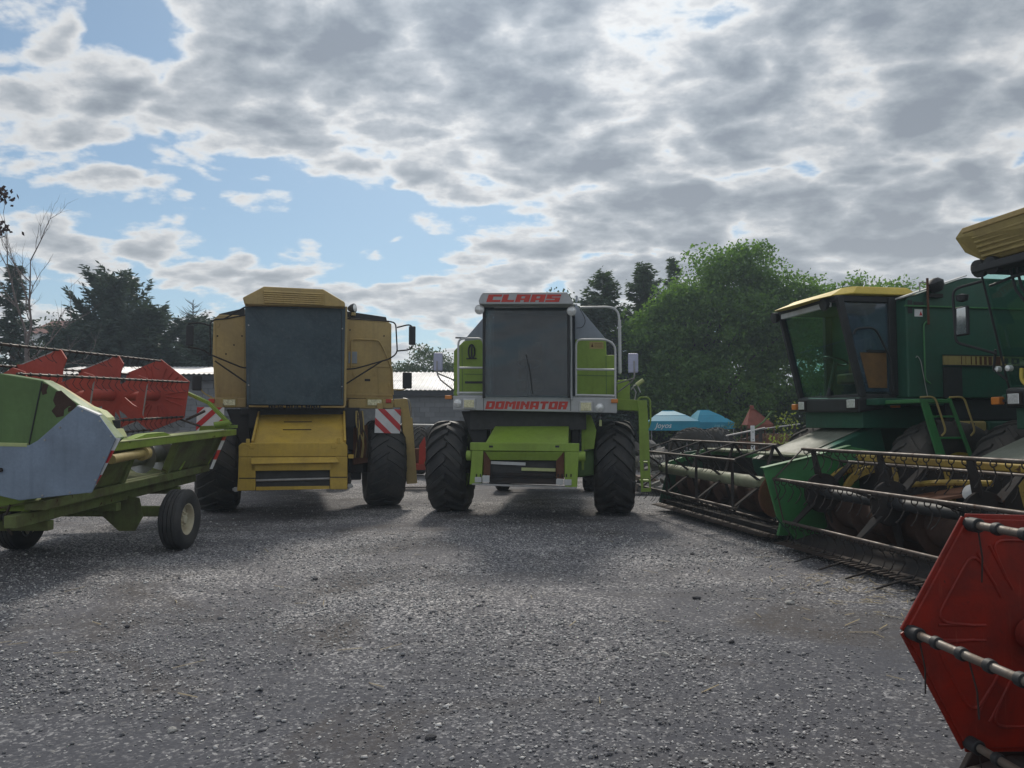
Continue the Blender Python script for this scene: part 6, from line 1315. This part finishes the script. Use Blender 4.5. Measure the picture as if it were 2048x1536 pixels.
for x in (-.5, .35): MB().box(x - .05, x + .05, .1, .6, .44, .54).build('cross_beam', M['reel_red'], t, .01)
for x in (-.55, .45):
    for y in (-.02, .7): MB().box(x - .04, x + .04, y - .04, y + .04, -.02, .42).build('leg', M['rust'], t)
MB().prism([(-.04, -.08, .56), (.12, -.08, .56), (.12, -.08, 1.08), (.10, -.08, 1.22), (-.03, -.08, 1.0)], (0, .03, 0)).build('upright_plate', M['claas_red'], t, .006)
MB().box(.10, .42, -.12, .3, .57, .62).build('board', M['jd_tan'], t, .01)
MB().box(-.6, .5, .12, .4, .58, .92).build('tool_box', M['rust'], t, .02)
MB().tube([(.1, -.06, .98), (.22, -.1, .85), (.36, -.12, .62)], .008, 5).build('chain', M['steel'], t)
t = thing('white_pipe', 'long whitish pipe lying across the old tyres by the shed', 'pipe', loc=gpos(855, 21.2))
MB().cyl((-.75, 0, top(849, 21.2)), (.45, 0, top(850.5, 21.2)), .025, 8).build('pipe', M['silver'], t, smooth=True)
for x in (-.7, .4): MB().cyl((x, 0, -.02), (x, 0, 1.47), .02, 6).build('support', M['rust'], t)

# heap of broken blocks right of the lime combine
t = thing('rubble_heap', 'heap of broken pale concrete blocks behind the lime boarding ladder', 'rubble', loc=(3.3, 17.5, 0))
m, nt = new_mat('rubble'); oi = nt.n('ShaderNodeObjectInfo').outputs['Random']; v = nt.n('ShaderNodeTexCoord').outputs['Object']; n_ = nt.noise(v, 12, 5)
c = nt.mix(n_, nt.ramp(oi, [(0, (.13, .12, .12)), (.5, (.22, .21, .20)), (.8, (.33, .32, .30)), (1, (.30, .17, .12))]), (.16, .155, .15)); finish(nt, c, .9, 0, n_, .4, .01, .2); M['rubble'] = m
rs = random.Random(8); bms = []
for k in range(6):
    bm = bmesh.new(); bmesh.ops.create_cube(bm, size=1)
    for vv in bm.verts: vv.co = Vector((vv.co.x * rs.uniform(.8, 1.2) + rs.uniform(-.1, .1), vv.co.y * rs.uniform(.7, 1.1), vv.co.z * rs.uniform(.6, 1.05)))
    bmesh.ops.bevel(bm, geom=bm.edges[:], offset=.05, segments=1, affect='EDGES'); me = bpy.data.meshes.new('block'); bm.to_mesh(me); bm.free(); me.materials.append(M['rubble']); bms.append(me)
for i in range(170):
    a = rs.uniform(-1, 1); d = rs.uniform(-1.4, 2.6); hh = max(0, 1.15 * (1 - (abs(a + .1)) ** 1.6) * (1 - abs(d - .9) / 2.5)); o = link('block', bms[i % 6], t)
    s = rs.uniform(.10, .24); o.scale = (s * rs.uniform(.8, 1.6), s, s * rs.uniform(.6, 1)); o.location = (a * 1.15, d, hh * rs.uniform(.55, 1.0) + s * .25); o.rotation_euler = (rs.uniform(-.5, .5), rs.uniform(-.5, .5), rs.uniform(0, 3))

# scrap right of the canopies
t = thing('rusty_tank', 'rusty brown cylindrical tank lying behind the black lattice reel', 'tank', loc=gpos(1546, 24))
MB().lathe([(.001, -.62), (.30, -.60), (.46, -.52), (.50, -.45), (.50, .45), (.46, .52), (.30, .60), (.001, .62)], (0, 0, .72), (1, .25, 0), 28).build('shell', M['rust'], t, smooth=True)
for x in (-.3, .3): MB().box(x - .06, x + .06, -.4, .4, -.02, .32).build('cradle', M['dark_steel'], t)
MB().ring((-.2, -.05, .72), (1, .25, 0), .505, .012, 28, 5).build('band', M['rust'], t)
t = thing('red_hopper', 'orange-red pyramid hopper standing tipped over above the scrap', 'hopper', loc=gpos(1512, 22.5))
zt_, zb2 = top(816, 22.5), top(858, 22.5); ap = Vector((-.12, 0, zt_)); B = [Vector((-.36, -.3, zb2 + .12)), Vector((.40, -.34, zb2 + .16)), Vector((.36, .3, zb2 + .25)), Vector((-.34, .3, zb2 + .12))]
for i in range(4):
    a_, b_ = B[i], B[(i + 1) % 4]; e = Vector((.06 if i in (0, 1) else -.06, 0, 0)); MB().prism([a_, b_, ap + Vector((.05, 0, 0)), ap - Vector((.05, 0, 0))], (0, .012, .0)).build('side_panel', M['hopper_red'], t)
MB().prism([B[0], B[1], B[1] - Vector((0, 0, .14)), B[0] - Vector((0, 0, .10))], (0, .012, 0)).build('skirt', M['hopper_red'], t)
MB().lathe([(.06, 0), (.06, .1), (.04, .12)], ap - Vector((0, 0, .04)), (0, 0, 1), 12).build('spout', M['hopper_red'], t)
for q in B: MB().cyl(q, Vector((q.x * 1.1, q.y * 1.1, -.02)), .022, 6).build('leg', M['rust'], t)
MB().tube([(-.20, -.42, zb2 + .02), (.08, -.44, zb2 + .22), (.32, -.44, zb2 + .52)], .028, 8).build('tube', M['shield_green'], t, smooth=True)
t = thing('white_post', 'short white drilled post in front of the red hopper', 'post', loc=gpos(1505, 20.5))
MB().box(-.05, .05, -.03, .03, -.02, top(851, 20.5)).build('post', M['white'], t, .006)
for z in (.9, 1.1, 1.3): MB().cyl((0, -.034, z), (0, -.02, z), .014, 8).build('hole', M['black'], t)
scrap = [('bent steel pipe slanting through the scrap below the red hopper', (1452, 872), (1530, 856), 21, .025, 'steel'), ('grey steel pipe lying level on the scrap right of the white post', (1510, 860), (1600, 848), 21.5, .02, 'steel'), ('rusty rail lying over the scrap in front of the brown tank', (1478, 884), (1570, 888), 19.5, .028, 'rust'), ('thin rusty rod lying in front of the brown tank', (1520, 899), (1588, 903), 18.5, .018, 'rust')]
for lb, a_, b_, D, r_, mt in scrap:
    t = thing('scrap_pipe', lb, 'pipe', loc=gpos((a_[0] + b_[0]) / 2, D)); o_ = Vector(t.location)
    p, q = at(*a_, D) - o_, at(*b_, D) - o_; MB().cyl(p, q, r_, 8).build('pipe', M[mt], t, smooth=True)
    for e in (p.lerp(q, .12), p.lerp(q, .88)): MB().box(e.x - .04, e.x + .04, e.y - .04, e.y + .04, -.02, e.z - r_ * .5).build('support_block', M['dark_steel'], t)
t = thing('scrap_machine', 'low rusty scrap machine with coiled wire below the red hopper', 'scrap', loc=gpos(1500, 23))
MB().box(-.7, .5, -.2, .3, .3, .85).build('body', M['rust'], t, .03)
for x in (-.6, .4): MB().box(x - .06, x + .06, -.1, .1, -.02, .3).build('leg', M['rust'], t)
for k in range(4): MB().ring((-.1 + .05 * k, -.1, 1.0), (.3, .3, 1 - .2 * k), .18, .012, 24, 5).build('wire_coil', M['worn_steel'], t)
rs = random.Random(4)
for k in range(9):
    a0_ = Vector((rs.uniform(-.8, .6), rs.uniform(-.3, .2), .85)); MB().tube([a0_, a0_ + Vector((rs.uniform(-.3, .3), 0, .15)), a0_ + Vector((rs.uniform(-.6, .6), 0, rs.uniform(.05, .35)))], .014, 5).build('bent_rod', M['rust'], t)
# ------------------------------------------------------------------ thin haze volume added to hint at the lens veil
m = bpy.data.materials.new('haze'); m.use_nodes = True; nt = NT(m.node_tree)
pv = nt.n('ShaderNodeVolumePrincipled'); pv.inputs['Color'].default_value = (.70, .84, 1.0, 1); pv.inputs['Density'].default_value = 0.0016; pv.inputs['Anisotropy'].default_value = .35
om = nt.n('ShaderNodeOutputMaterial'); nt.t.links.new(pv.outputs[0], om.inputs['Volume'])
hb_ = MB().box(-950, 950, -950, 950, -1.2, 12.5).build('haze', m); hb_['kind'] = 'stuff'; hb_['label'] = 'thin bluish haze volume added over the yard for the lens veil'
